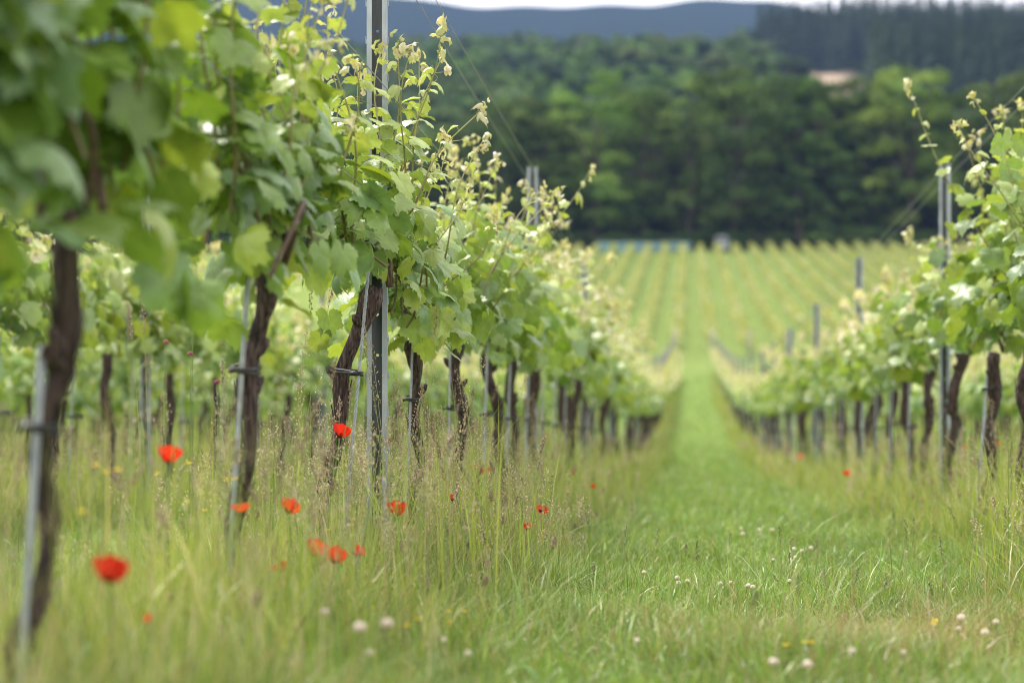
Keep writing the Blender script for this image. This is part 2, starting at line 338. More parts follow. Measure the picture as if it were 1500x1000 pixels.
# flowering grass stems with seed heads
def stems(mb, x, y, h, kind, rng, wst=0.0013):
    n = len(x); z = gz(x, y) - 0.01; a = rng.uniform(0, 2 * np.pi, n); bend = np.abs(rng.normal(0.08, 0.13, n))
    D = np.stack([np.cos(a), np.sin(a), np.zeros(n)], -1)
    base = np.stack([x, y, z], -1); lv = np.linspace(0, 1, 7)
    def P(t):
        c = base + D * (h * bend * t * t)[:, None]; c[:, 2] += h * t * (1 - 0.25 * bend * t); return c
    ccs = np.where(rng.uniform(0, 1, (n, 1)) < 0.45, np.array([[0.36, 0.41, 0.14]]), np.array([[0.48, 0.42, 0.24]])) * rng.uniform(0.75, 1.15, (n, 1))
    V = np.zeros((n, 7, 3, 3), np.float32)
    for k, t in enumerate(lv):
        c = P(t); r = wst * (1 - 0.55 * t) * np.maximum(1, y / 9)
        for j in range(3):
            V[:, k, j] = c + (r[:, None] * np.array([[math.cos(j * 2.094), math.sin(j * 2.094), 0]]))
    b = (np.arange(n) * 21)[:, None, None, None]; kk = np.arange(6)[None, :, None, None] * 3; jj = np.arange(3)[None, None, :, None]
    q = np.array([0, 1, 4, 3]); j0 = jj; j1 = (jj + 1) % 3
    Q = np.concatenate([b + kk + j0, b + kk + j1, b + kk + 3 + j1, b + kk + 3 + j0], -1).reshape(-1, 4)
    mb.add(V.reshape(-1, 3), quads=Q, col=np.repeat(ccs, 21, 0))
    # spikelets
    for kd, (m_, L0, L1, spread, s0, cols) in enumerate([
            (40, 0.90, 1.0, 0.0075, 0.0050, [(0.33, 0.21, 0.15), (0.40, 0.30, 0.20)]),       # dense brush
            (44, 0.76, 1.0, 0.030, 0.0043, [(0.66, 0.50, 0.38), (0.70, 0.62, 0.40), (0.50, 0.36, 0.27)]),  # open pinkish panicle
            (26, 0.74, 1.0, 0.007, 0.0050, [(0.16, 0.22, 0.07), (0.30, 0.30, 0.12)])]):    # rye ears
        idx = np.where(kind == kd)[0]
        if not len(idx): continue
        m = len(idx)
        for s in range(m_):
            t = L0 + (L1 - L0) * (s + rng.uniform(0, 1, m)) / m_
            bx = base[idx] + D[idx] * (h * bend)[idx][:, None] * (t * t)[:, None]; bx[:, 2] += (h[idx] * t * (1 - 0.25 * bend[idx] * t))
            an = rng.uniform(0, 2 * np.pi, m)
            tt = (t - L0) / (L1 - L0)
            rad = spread * rng.uniform(0.3, 1, m) * (np.sin(np.pi * np.clip(tt * 0.85 + 0.12, 0, 1)) ** 0.8)
            if kd == 1: rad *= (0.45 + 0.55 * (np.sin(tt * 26 + idx) > -0.1))
            o = np.stack([np.cos(an), np.sin(an), rng.uniform(0.1, 0.9, m)], -1)
            c = bx + o * rad[:, None]
            sz = s0 * rng.uniform(0.6, 1.1, m) * np.maximum(1, y[idx] / 9)
            U = o * np.array([0.45, 0.45, 1.0]); U[:, 2] += 0.8; U /= np.linalg.norm(U, axis=1)[:, None]
            W = np.stack([-np.sin(an + 0.8), np.cos(an + 0.8), np.zeros(m)], -1)
            N2 = np.cross(U, W)
            Vq = np.stack([c - U * sz[:, None] * 0.9, c + W * sz[:, None] * 0.38, c - W * sz[:, None] * 0.38, c + N2 * sz[:, None] * 0.38, c - N2 * sz[:, None] * 0.38, c + U * sz[:, None] * 1.1], 1)
            bb = (np.arange(m) * 6)[:, None]
            T = np.concatenate([bb + np.array([[0, 1, 3]]), bb + np.array([[0, 3, 2]]), bb + np.array([[0, 2, 4]]), bb + np.array([[0, 4, 1]]),
                                bb + np.array([[5, 3, 1]]), bb + np.array([[5, 2, 3]]), bb + np.array([[5, 4, 2]]), bb + np.array([[5, 1, 4]])])
            cc = np.array(cols)[rng.randint(0, len(cols), m)] * rng.uniform(0.75, 1.2, (m, 1))
            mb.add(Vq.reshape(-1, 3), tris=T, col=np.repeat(cc, 6, 0))
mb_st = MB(); rng = RS(5)
for y0, y1, dens, mg in [(1.9, 3.2, 12, 0.5), (3.2, 4.6, 40, 0.5), (4.6, 8.0, 130, 0.8), (8, 13, 44, 1.0), (13, 22, 12, 1.0), (22, 45, 3, 1)]:
    x, y = scatter(rng, y0, y1, dens * 1.6, mg); t = tallness(x)
    keep = (rng.uniform(0, 1, len(x)) < t ** 1.5 * 1.1); x, y, t = x[keep], y[keep], t[keep]; n = len(x)
    h = np.clip(rng.normal(0.46, 0.13, n), 0.2, 0.85) * (0.5 + 0.5 * t)
    stems(mb_st, x, y, h, rng.choice([0, 1, 2], n, p=[0.26, 0.56, 0.18]), rng)
# a few green ears standing in the mown aisle
x = rng.uniform(-0.3, 1.0, 34); y = rng.uniform(4.3, 9, 34); stems(mb_st, x, y, rng.uniform(0.12, 0.27, 34), rng.choice([2, 2], 34), rng)
# explicit stems that stand out against the background beside the leaning vine
ex = [(430, 385, 6.1), (437, 440, 6.3), (428, 470, 5.9), (455, 412, 6.0), (443, 520, 6.2), (468, 540, 6.2), (620, 440, 6.3), (615, 545, 6.4), (575, 560, 6.0),
      (520, 600, 6.0), (640, 500, 6.4), (680, 430, 6.6), (222, 425, 5.1), (212, 445, 5.2), (335, 440, 4.6), (320, 512, 4.9), (700, 530, 7), (740, 520, 7.5), (830, 500, 8.5)]
p = np.array([at(*e) for e in ex]); stems(mb_st, p[:, 0], p[:, 1], p[:, 2] - gz(p[:, 0], p[:, 1]) + 0.01, np.array([0, 1, 1, 0, 1, 1, 0, 0, 1, 1, 1, 0, 0, 0, 0, 0, 1, 2, 2]), rng)
tag(mb_st.build('seeding_grass', M['grass']), 'thin grass stems with brown and pinkish seed heads below the vines', 'grass', kind='stuff')

# ------------------------------------------------------------------ vine leaves
def leaf_radius(th):
    a = np.abs(th)
    xp = np.radians([0, 14, 27, 40, 54, 68, 82, 95, 110, 128, 150, 168, 180])
    fp = [1.0, 0.90, 0.74, 0.82, 0.92, 0.83, 0.68, 0.73, 0.80, 0.72, 0.66, 0.46, 0.10]
    r = np.interp(a, xp, fp)
    return r
def leaf_template(nang, rings, cup, fold, wave, rng, serr=0.05):
    th = np.linspace(-np.pi, np.pi, nang, endpoint=False) + np.pi / nang * 0
    # snap the nearest samples onto the main veins
    veins = np.radians([0, 54, -54, 110, -110])
    vid = np.zeros(nang)
    for v in veins:
        i = np.argmin(np.abs(th - v)); th[i] = v; vid[i] = 1
    R = leaf_radius(th)
    if serr: R = R * (1 + serr * np.where(np.arange(nang) % 2 == 0, 1, -1) * (np.abs(th) < 2.8))
    V = [(0, 0, 0)]; W = [1.0]
    ph = rng.uniform(0, 6.28)
    for k in range(1, rings + 1):
        f = k / rings
        for i in range(nang):
            r = R[i] * f if k == rings else leaf_radius(th[i]) * f * 0.97
            x = r * math.sin(th[i]); y = r * math.cos(th[i])
            z = -cup * r * r + fold * abs(x) * 0.7 + wave * r * r * math.sin(4 * th[i] + ph) + 0.035 * f * (1 - vid[i]) * math.sin(math.pi * min(1, f * .9))
            z -= 0.25 * cup * max(0, y) ** 2
            V.append((x, y, z)); W.append(vid[i] * (1 - 0.35 * f))
    T = [(0, 1 + (i + 1) % nang, 1 + i) for i in range(nang) if not (abs(abs(th[i]) - np.pi) < 0.05)]
    Q = []
    for k in range(rings - 1):
        a = 1 + k * nang; b = a + nang
        for i in range(nang):
            j = (i + 1) % nang
            Q.append((a + i, a + j, b + j, b + i))
    return np.array(V, float), np.array(T).reshape(-1, 3), np.array(Q).reshape(-1, 4), np.array(W)
r_ = RS(2)
LEAF_HI = [leaf_template(44, 4, c, f, w, r_, 0.065) for c, f, w in [(.30, .10, .06), (.12, .28, .10), (.5, -.05, .08), (.2, .4, .05), (.35, .15, .14)]]
LEAF_MID = [leaf_template(20, 2, c, f, w, r_, 0.06) for c, f, w in [(.30, .10, .06), (.15, .3, .10), (.5, 0, .08)]]
LEAF_LO = [leaf_template(8, 1, c, f, 0, r_, 0) for c, f in [(.3, .1), (.4, .25)]]

def norm(a): return a / (np.linalg.norm(a, axis=-1, keepdims=True) + 1e-9)
def place_leaves(mb, tmpl, pos, tip, nrm, size, colr, rng):
    tip = norm(tip); nrm = norm(nrm - (nrm * tip).sum(-1, keepdims=True) * tip); sd = np.cross(tip, nrm)
    which = rng.randint(0, len(tmpl), len(pos))
    for k, (V, T, Q, W) in enumerate(tmpl):
        ii = np.where(which == k)[0]; n = len(ii)
        if not n: continue
        s = size[ii][:, None, None]
        sm = (s < 0.030); asp = rng.uniform(0.85, 1.15, (n, 1, 1)) * np.where(sm, 0.55, 1); cu = rng.uniform(0.3, 1.5, (n, 1, 1)) * np.where(sm, 2.6, 1); s = s * np.where(sm, 1.2, 1)
        P = pos[ii][:, None, :] + s * (V[None, :, 0:1] * asp * sd[ii][:, None, :] + V[None, :, 1:2] * tip[ii][:, None, :] + V[None, :, 2:3] * cu * nrm[ii][:, None, :])
        b = (np.arange(n) * len(V))[:, None, None]
        tt = (T[None] + b).reshape(-1, 3); qq = (Q[None] + b).reshape(-1, 4) if len(Q) else None
        mb.add(P.reshape(-1, 3), tris=tt, quads=qq, col=np.repeat(colr[ii], len(V), 0), vein=np.tile(W, n))

def leaf_colour(m, rng, pale=0.0):
    """m: 1 mature, 0 shoot tip"""
    n = len(m); m = m[:, None]
    mature = np.where(rng.uniform(0, 1, (n, 1)) < 0.45, [[0.145, 0.245, 0.095]], [[0.15, 0.25, 0.035]])
    mature = np.where(rng.uniform(0, 1, (n, 1)) < 0.15, [[0.34, 0.42, 0.08]], mature)
    pe = pale * np.clip((1.02 - m) / 0.4, 0.15, 1); mature = mature * (1 - pe) + np.array([[0.33, 0.41, 0.14]]) * pe
    young = np.array([[0.46, 0.51, 0.19]]); tipc = np.where(rng.uniform(0, 1, (n, 1)) < 0.6, [[0.62, 0.54, 0.42]], [[0.52, 0.52, 0.26]])
    a = np.clip((m - 0.2) / 0.45, 0, 1); b = np.clip(m / 0.2, 0, 1)
    c = np.where(m > 0.2, young * (1 - a) + mature * a, tipc * (1 - b) + young * b)
    return c * rng.uniform(0.85, 1.18, (n, 1))

def build_vine(seed, head=0.86, lean=(0.12, 0.1), top=1.75, n_shoots=13, detail=2, spread=0.24, fill=60, half=0.6, lsize=0.072, low=0.0, trunk_r=0.026, tipsize=1.0, trunk_bow=0.03, hoop=False, lexp=1.2, pale=0.65, fw=1.0):
    """returns meshes: trunk, canes, shoots, foliage in the vine's own coordinates (base at the origin, row along Y)"""
    rng = RS(seed); out = {}
    k = {2: 16, 1: 8, 0: 5}[detail]; nseg = {2: 34, 1: 12, 0: 5}[detail]
    t = np.linspace(0, 1, nseg); H = np.array([lean[0], lean[1], head])
    P = np.stack([H[0] * t**lexp, H[1] * t, -0.05 + (head + 0.05) * t], -1)
    w1 = rng.uniform(-1, 1, 4)
    P[:, 0] += trunk_bow * (np.sin(t * 5 + w1[0]) - math.sin(w1[0])) * 0.6 + 0.012 * np.sin(t * 17 + w1[1] * 3)
    P[:, 1] += trunk_bow * (np.sin(t * 4 + w1[2]) - math.sin(w1[2])) + 0.01 * np.sin(t * 14 + w1[3] * 3)
    R = trunk_r * (1.15 - 0.35 * np.sin(np.pi * t) + 0.22 * np.clip((t - 0.85) / 0.15, 0, 1)); R[-1] *= 0.7
    R = R * (1 + 0.14 * np.sin(t * 23 + w1[1] * 4) * (detail > 0))
    mb = MB(); tube(mb, P, R, k, rough=0.16 if detail else 0.0, rng=rng, twist=2.5)
    if detail == 2:                                           # loose bark strips and pruned spurs
        for _ in range(26):
            i0 = rng.randint(1, nseg - 7); ln = rng.randint(3, 6); a = rng.uniform(0, 6.28)
            seg = P[i0:i0 + ln] + np.outer(R[i0:i0 + ln] * 1.05, [math.cos(a), math.sin(a), 0]) + np.linspace(0, 1, ln)[:, None]**2 * np.array([math.cos(a), math.sin(a), 0]) * 0.008
            tube(mb, seg, np.linspace(0.0045, 0.0015, ln), 4)
        for _ in range(3):
            i0 = rng.randint(nseg * 2 // 3, nseg - 1); a = rng.uniform(0, 6.28); d = np.array([math.cos(a), math.sin(a), 0.6])
            tube(mb, [P[i0], P[i0] + d * 0.022, P[i0] + d * 0.034 + [0, 0, .006], P[i0] + d * 0.042 + [0, 0, .012]], [0.014, 0.012, 0.010, 0.004], 9, rough=0.3, rng=rng)
    top_p = P[-1].copy(); out['trunk'] = mb; out['path'] = P
    # fruiting canes bent over along the row
    canes = []
    if detail > 0:
        for s in (1, -1):
            mb = MB(); ct = np.linspace(0, 1, 12); up = rng.uniform(0.08, 0.2) + (0.12 if hoop else 0)
            cp = top_p + np.stack([0.05 * np.sin(ct * 3 + rng.uniform(0, 3)), s * half * (1 - np.cos(ct * 1.5)) , up * np.sin(ct * 2.6) - (0.08 if hoop else 0.02) * ct], -1)
            tube(mb, cp, np.linspace(0.008, 0.004, 12), 6, rough=0.12, rng=rng); canes.append(mb)
        if hoop:
            mb = MB(); ct = np.linspace(0, 1, 16)
            cp = top_p + np.stack([0.02 + 0.11 * np.sin(ct * 2.4), -0.03 - 0.42 * ct, -0.05 + 0.19 * np.sin(ct * 2.9) - 0.03 * ct], -1)
            tube(mb, cp, np.linspace(0.009, 0.005, 16), 6, rough=0.12, rng=rng); canes.append(mb)
    out['canes'] = canes
    # shoots
    shoots = []; mf = MB(); pos = []; tipd = []; nrm = []; size = []; mat_ = []
    pet = MB(); clusters = MB()
    for i in range(n_shoots):
        s = (i + rng.uniform(0.1, 0.9)) / n_shoots * 2 - 1
        b = top_p + np.array([rng.normal(0, 0.03), s * half, 0.03 + rng.uniform(0, 0.10)])
        L = (top - b[2]) * rng.uniform(0.72, 1.12)
        if rng.uniform() < 0.2: L *= 0.6
        nn = 14; u = np.linspace(0, 1, nn)
        dx = rng.normal(0, spread); dy = rng.normal(0, 0.16); ph = rng.uniform(0, 6.28)
        Sx = b[0] + dx * (u**0.8) * (1 if top > 1 else 1) + 0.02 * np.sin(u * 7 + ph); Sy = b[1] + dy * u + 0.02 * np.cos(u * 6 + ph)
        Sz = b[2] + L * (u - 0.05 * u**3); SP_ = np.stack([Sx, Sy, Sz], -1)
        if detail > 0:
            mb = MB(); cc = np.outer(1 - u, [0.20, 0.15, 0.07]) + np.outer(u, [0.42, 0.40, 0.17])
            tube(mb, SP_, np.linspace(0.0042, 0.0014, nn), 6 if detail == 2 else 4, col=(1, 1, 1), cap=False)
            mb.c[-1] = np.repeat(cc, 6 if detail == 2 else 4, 0).astype(np.float32)
            shoots.append(mb)
        step = (0.052 if lsize < 0.07 else 0.062) if detail == 2 else (0.08 if detail == 1 else 0.10)
        nl = max(4, int(L / step)); side = rng.randint(0, 2) * math.pi + rng.uniform(-0.5, 0.5)
        for j in range(nl):
            v = (j + 0.5) / nl; p0 = np.array([np.interp(v, u, Sx), np.interp(v, u, Sy), np.interp(v, u, Sz)])
            side += math.pi + rng.normal(0, 0.5); o = np.array([math.cos(side), math.sin(side), 0])
            if abs(o[0]) < 0.3: o[0] += 0.4 * (1 if rng.uniform() < 0.5 else -1)
            mtr = (1 - v) ** 0.95 * 1.1
            mtr = min(1, mtr * min(1, 0.45 + L / 0.9))
            sz = lsize * (0.22 + 0.85 * min(1, mtr * 1.15)) * rng.uniform(0.8, 1.15)
            pl = sz * 0.95
            p1 = p0 + norm(o + np.array([0, 0, 0.55])) * pl
            if detail == 2:
                mid = (p0 + p1) / 2 + np.array([0, 0, 0.01]); tube(pet, [p0, mid, p1], [0.0013, 0.001, 0.0009], 3, col=(0.35, 0.36, 0.12), cap=False)
            dl = rng.uniform(0.1, 1.35) * (0.4 + 0.6 * mtr) - 0.2 * (1 - mtr)
            tv = o * math.cos(dl) - np.array([0, 0, 1]) * math.sin(dl) + rng.normal(0, 0.25, 3)
            nv = o * math.sin(dl) + np.array([0, 0, 1]) * math.cos(dl) + rng.normal(0, 0.3, 3)
            pos.append(p1); tipd.append(tv); nrm.append(nv); size.append(sz); mat_.append(mtr)
        # pale unfolding tip
        tp = SP_[-1]
        for j in range(6 if detail == 2 else 4):
            d = norm(np.array([rng.normal(0, 0.6), rng.normal(0, 0.6), 1.0]))
            pp = tp + np.array([rng.normal(0, 0.012), rng.normal(0, 0.012), rng.uniform(-0.05, 0.02)]) * (1.2 if detail < 2 else 1)
            pos.append(pp); tipd.append(d); nrm.append(rng.normal(0, 1, 3)); size.append(rng.uniform(0.010, 0.022) * tipsize * (1 if detail == 2 else 1.5)); mat_.append(rng.uniform(0, 0.07))
        if detail == 2 and rng.uniform() < 0.7:                # tendrils
            v = rng.uniform(0.5, 0.9); p0 = np.array([np.interp(v, u, Sx), np.interp(v, u, Sy), np.interp(v, u, Sz)])
            a = rng.uniform(0, 6.28); ct = np.linspace(0, 1, 10)
            cp = p0 + np.stack([np.cos(a) * 0.07 * ct + 0.012 * np.sin(ct * 9), np.sin(a) * 0.07 * ct + 0.012 * np.cos(ct * 9), 0.09 * ct - 0.05 * ct**2], -1)
            tube(pet, cp, np.linspace(0.001, 0.0005, 10), 3, col=(0.42, 0.38, 0.15), cap=False)
        if detail == 2 and rng.uniform() < 0.6:                # young flower clusters
            v = rng.uniform(0.12, 0.35); p0 = np.array([np.interp(v, u, Sx), np.interp(v, u, Sy), np.interp(v, u, Sz)])
            a = rng.uniform(0, 6.28); c0 = p0 + np.array([math.cos(a) * 0.05, math.sin(a) * 0.03, 0.0])
            for q in range(46):
                w = rng.uniform(0, 1); r0 = 0.018 * (1 - w) + 0.004; c = c0 + np.array([rng.normal(0, r0 * .6), rng.normal(0, r0 * .6), 0.03 - 0.09 * w]); e = 0.0022
                clusters.add(c + e * np.array([[1, 0, 0], [-1, 0, 0], [0, 1, 0], [0, -1, 0], [0, 0, 1], [0, 0, -1]]),
                             tris=[(0, 2, 4), (2, 1, 4), (1, 3, 4), (3, 0, 4), (2, 0, 5), (1, 2, 5), (3, 1, 5), (0, 3, 5)], col=(0.20, 0.30, 0.07))
    # inner and low leaves
    for j in range(fill):
        y = rng.uniform(-1, 1) * half * 1.02; zz = rng.beta(1.5, 2.2)
        side = 1 if rng.uniform() < 0.5 else -1
        x = side * abs(rng.normal(0.10, 0.07)) * fw + top_p[0] * (1 - zz)
        p = np.array([x, top_p[1] + y, head + 0.03 - low * rng.uniform() + zz * (top - head) * 0.78])
        az = (0 if side > 0 else math.pi) + rng.normal(0, 0.8); o = np.array([math.cos(az), math.sin(az), 0]); dl = rng.uniform(0.4, 1.5)
        pos.append(p); tipd.append(o * math.cos(dl) - np.array([0, 0, math.sin(dl)]) + rng.normal(0, 0.2, 3))
        nrm.append(o * math.sin(dl) + np.array([0, 0, math.cos(dl)]) + rng.normal(0, 0.25, 3)); size.append(lsize * rng.uniform(0.75, 1.15)); mat_.append(rng.uniform(0.6, 1))
    pos, tipd, nrm, size, mat_ = map(np.array, (pos, tipd, nrm, size, mat_))
    if detail < 2: size = size * (1.12 if detail == 1 else 1.35)
    place_leaves(mf, {2: LEAF_HI, 1: LEAF_MID, 0: LEAF_LO}[detail], pos, tipd, nrm, size, leaf_colour(mat_, rng, pale), rng)
    out['foliage'] = mf; out['shoots'] = shoots; out['petioles'] = pet; out['clusters'] = clusters
    return out

ORD = ['nearest', 'second', 'third', 'fourth', 'fifth', 'sixth', 'seventh', 'eighth', 'ninth', 'tenth', 'eleventh', 'twelfth', 'thirteenth', 'fourteenth', 'fifteenth', 'sixteenth', 'seventeenth', 'eighteenth']

TRUNKS = []
def hero_vine(side, Y, label, seed, **kw):
    x = ROWS[side] - kw.get('lean', (.12, .1))[0]; root = empty('grapevine', (x, Y, gzf(x, Y)))
    tag(root, label, 'grapevine', 'grapevines trained along wires in rows')
    d = build_vine(seed, **kw); TRUNKS.append(d['path'] + np.array([x, Y, gzf(x, Y)]))
    d['trunk'].build('trunk', M['bark'], root)
    for c in d['canes']: c.build('cane', M['cane'], root)
    for s in d['shoots']: s.build('shoot', M['grass'], root)
    fo = d['foliage'].build('foliage', M['leaf'], root)
    if d['petioles'].n: d['petioles'].build('petioles', M['grass'], fo)['kind'] = 'stuff'
    if d['clusters'].n: d['clusters'].build('flower_clusters', M['grass'], root)['kind'] = 'stuff'
    return root

hero_vine('L', 0.75, 'very blurred grapevine foliage cut off by the top left corner', 100, pale=0.1, fw=.6, top=1.7, lean=(.1, .1), spread=0.08, half=.5, fill=50)
hero_vine('L', 1.95, 'very blurred pale leaves of the vine nearest the camera at the left edge', 101, pale=0.1, fw=.6, top=1.75, lean=(.1, .1), head=0.9, half=.5, spread=0.08, fill=70)
hero_vine('L', 3.03, 'large blurred grapevine with dark brown leaning trunk at the far left', 102, pale=0.1, fw=.6, top=1.75, half=0.48, head=0.83, lean=(.105, .0), fill=130, n_shoots=16, trunk_r=0.019, trunk_bow=0.008, spread=0.09, low=0.20)
hero_vine('L', 4.42, 'blurred grapevine with bent cane hoop and yellow lichen on its dark trunk', 103, pale=0.25, fw=.55, top=1.7, head=0.86, lean=(.11, .0), fill=150, n_shoots=16, trunk_r=0.020, lsize=0.062, low=0.17, hoop=True, spread=0.09, half=0.46, trunk_bow=0.008)
hero_vine('L', 5.92, 'sharp grapevine with peeling trunk leaning right beside the steel post in focus', 104, top=1.70, fw=.85, head=0.94, lean=(.16, .02), fill=120, n_shoots=15, lsize=0.059, trunk_r=0.023, low=0.05, spread=0.15, half=0.5, trunk_bow=0.012, lexp=2.6)
hero_vine('L', 6.80, 'grapevine with knotty upright trunk just right of the steel post in focus', 105, top=1.52, head=0.82, lean=(.03, .03), fill=130, n_shoots=15, lsize=0.059, trunk_r=0.018, low=0.12, spread=0.2)
hero_vine('L', 8.00, 'grapevine with thin dark trunk, second one right of the sharp post', 106, top=1.58, head=0.88, lean=(.03, .03), fill=120, n_shoots=15, lsize=0.062, trunk_r=0.022, low=0.08)
hero_vine('L', 9.40, 'grapevine with tall bright shoot reaching above its canopy beside second left post', 107, top=1.84, head=0.88, lean=(-.04, .03), fill=120, n_shoots=15, lsize=0.064, trunk_r=0.024, low=0.12)
hero_vine('L', 10.6, 'slightly blurred grapevine just before the second steel post of the left row', 108, top=1.68, head=0.9, lean=(.03, .05), fill=110, n_shoots=15, lsize=0.066, trunk_r=0.024, low=0.08)
hero_vine('R', 7.6, 'grapevine just outside the right edge reaching pale shoots into the picture', 110, top=1.9, head=0.93, lean=(.1, .1), fill=60)
hero_vine('R', 8.75, 'grapevine at the right edge with long pale shoot tips rising highest', 111, top=2.0, head=0.93, lean=(.1, .15), fill=70, n_shoots=14)
hero_vine('R', 9.85, 'grapevine with leaning trunk, first one fully inside the right edge', 112, top=1.80, spread=0.15, head=0.93, lean=(.12, .1), fill=75, n_shoots=13, lsize=0.066, trunk_r=0.028)
hero_vine('R', 11.05, 'grapevine with thick leaning trunk just right of the tall double-flanged post', 113, top=1.62, head=0.94, lean=(.12, .1), fill=75, n_shoots=12, lsize=0.066, spread=0.16, trunk_r=0.028)
hero_vine('R', 12.6, 'grapevine directly behind the tall steel post of the right row', 114, top=1.58, head=0.92, lean=(.12, .1), fill=75, spread=0.16, lsize=0.066, trunk_r=0.026)

# shared meshes for the many vines further down the rows
def variant(seed, detail, **kw):
    d = build_vine(seed, detail=detail, **kw); o = {}
    o['trunk'] = d['trunk'].mesh('trunk', M['bark'])
    o['foliage'] = d['foliage'].mesh('foliage', M['leaf_far'])
    if d['shoots']:
        m = MB()
        for s in d['shoots'] + d['canes']:
            m.v.append(s.v[0]); m.c.append(s.c[0]); m.w.append(s.w[0]); m.q.append(s.q[0] + m.n) ; m.n += s.n
            if s.t: m.t.append(s.t[0] + m.n - s.n)
        o['shoots'] = m.mesh('shoots', M['grass'])
    return o
VM = [variant(200 + i, 1, top=t, head=0.9, lean=(.1 * (i % 3 - 0.4), .12), n_shoots=13, fill=80, low=0.08, tipsize=1.35, lsize=0.066, trunk_r=0.027) for i, t in enumerate([1.58, 1.66, 1.52, 1.7, 1.62])]
VF = [variant(300 + i, 0, top=t, head=0.9, lean=(.09 * (i % 3 - 0.4), .1), n_shoots=12, fill=60, low=0.08, tipsize=1.7, trunk_r=0.03, spread=0.2) for i, t in enumerate([1.58, 1.66, 1.54, 1.62])]
rv = RS(77)
def far_vine(x, Y, label, v):
    root = empty('grapevine', (x, Y, gzf(x, Y)), 0 if rv.uniform() < 0.5 else 0.0)
    s = rv.uniform(0.95, 1.05); root.scale = (s * rv.uniform(0.9, 1.1), s * (1 if rv.uniform() < 0.5 else -1) if False else s, s)
    tag(root, label, 'grapevine', 'grapevines trained along wires in rows')
    link('trunk', v['trunk'], root); link('foliage', v['foliage'], root)
    if 'shoots' in v and Y < 32:
        so = link('shoots', v['shoots'], root); so['kind'] = 'stuff'
    if x < -2: root.scale[2] *= 1.02
    return root
n_v = 0
sides = {'L': 'left of the grass aisle', 'R': 'right of the grass aisle'}
for sd, y_start, x in [('L', 11.8, ROWS['L']), ('R', 13.8, ROWS['R'])]:
    i = 0; Y = y_start
    while Y < 110:
        v = VM[rv.randint(5)] if Y < 40 else VF[rv.randint(4)]
        lab = (f'{ORD[i]} blurred grapevine behind the second steel post in the row {sides[sd]}' if i < 18 and sd == 'L' else
               f'{ORD[i]} blurred grapevine beyond the tall post in the row {sides[sd]}' if i < 18 else
               f'tiny blurred pale-topped grapevine far down the row {sides[sd]}')
        far_vine(x + rv.normal(0, 0.03), Y + rv.normal(0, 0.06), lab, v); n_v += 1; i += 1; Y += 1.2
# second rows on either side, seen under and beyond the first ones
for x, y0, y1, lab1, lab2 in [(ROWS['L'] - SP, 9.0, 68, 'pale-topped grapevine in the second row behind the near left vines', 'small blurred grapevine far down the second row on the left'),
                              (ROWS['R'] + SP, 21.5, 56, 'blurred grapevine in the second row behind the near right vines', 'small blurred grapevine far down the second row on the right'),
                              (ROWS['L'] - 2 * SP, 16, 45, 'blurred grapevine in the third row seen beneath the left canopy', 'small blurred grapevine far down the third row on the left')]:
    i = 0; Y = y0
    while Y < y1 and n_v < 284:
        v = VM[rv.randint(5)] if Y < 26 else VF[rv.randint(4)]
        lab = (ORD[i] + ' ' + lab1) if i < 12 else lab2
        far_vine(x + rv.normal(0, 0.03), Y + rv.normal(0, 0.06), lab, v); n_v += 1; i += 1; Y += 1.2

# the remaining vines of this block: one mass
def tile(mb, vs, pts, rng):
    for (x, y) in pts:
        me = vs[rng.randint(len(vs))]
        V = me['V'] + np.array([x, y, gzf(x, y)]); mb.add(V, tris=me['T'], quads=me['Q'], col=me['C'])
def raw(seed, **kw):
    d = build_vine(seed, detail=0, **kw); m = d['foliage']; q = np.concatenate(m.t)
    return dict(V=np.concatenate(m.v), T=q, Q=np.zeros((0, 4), int), C=np.concatenate(m.c)), d['trunk']
rawv = [raw(400 + i, top=1.62, n_shoots=9, fill=34, tipsize=3, lsize=0.095) for i in range(3)]
mbf = MB(); mbt = MB()
pts = []
for k in range(1, 13):
    x = ROWS['L'] - k * SP; y0 = max(5, {1: 68, 2: 45}.get(k, -x / 0.36)); Y = y0
    while Y < 110: pts.append((x, Y)); Y += 1.25
for k in range(1, 9):
    x = ROWS['R'] + k * SP; y0 = {1: 56}.get(k, x / 0.18); Y = y0
    while Y < 110: pts.append((x, Y)); Y += 1.25
tile(mbf, [r[0] for r in rawv], pts, RS(4))
tm = rawv[0][1]
for (x, y) in pts: mbt.add(np.concatenate(tm.v) + np.array([x, y, gzf(x, y)]), tris=np.concatenate(tm.t), quads=np.concatenate(tm.q))
far_mass = mbf.build('distant_vines', M['leaf_far']); tag(far_mass, 'blurred mass of pale green vine rows filling the rest of the near vineyard', 'vines', kind='stuff')
mbt.build('trunks', M['bark'], far_mass)['kind'] = 'stuff'

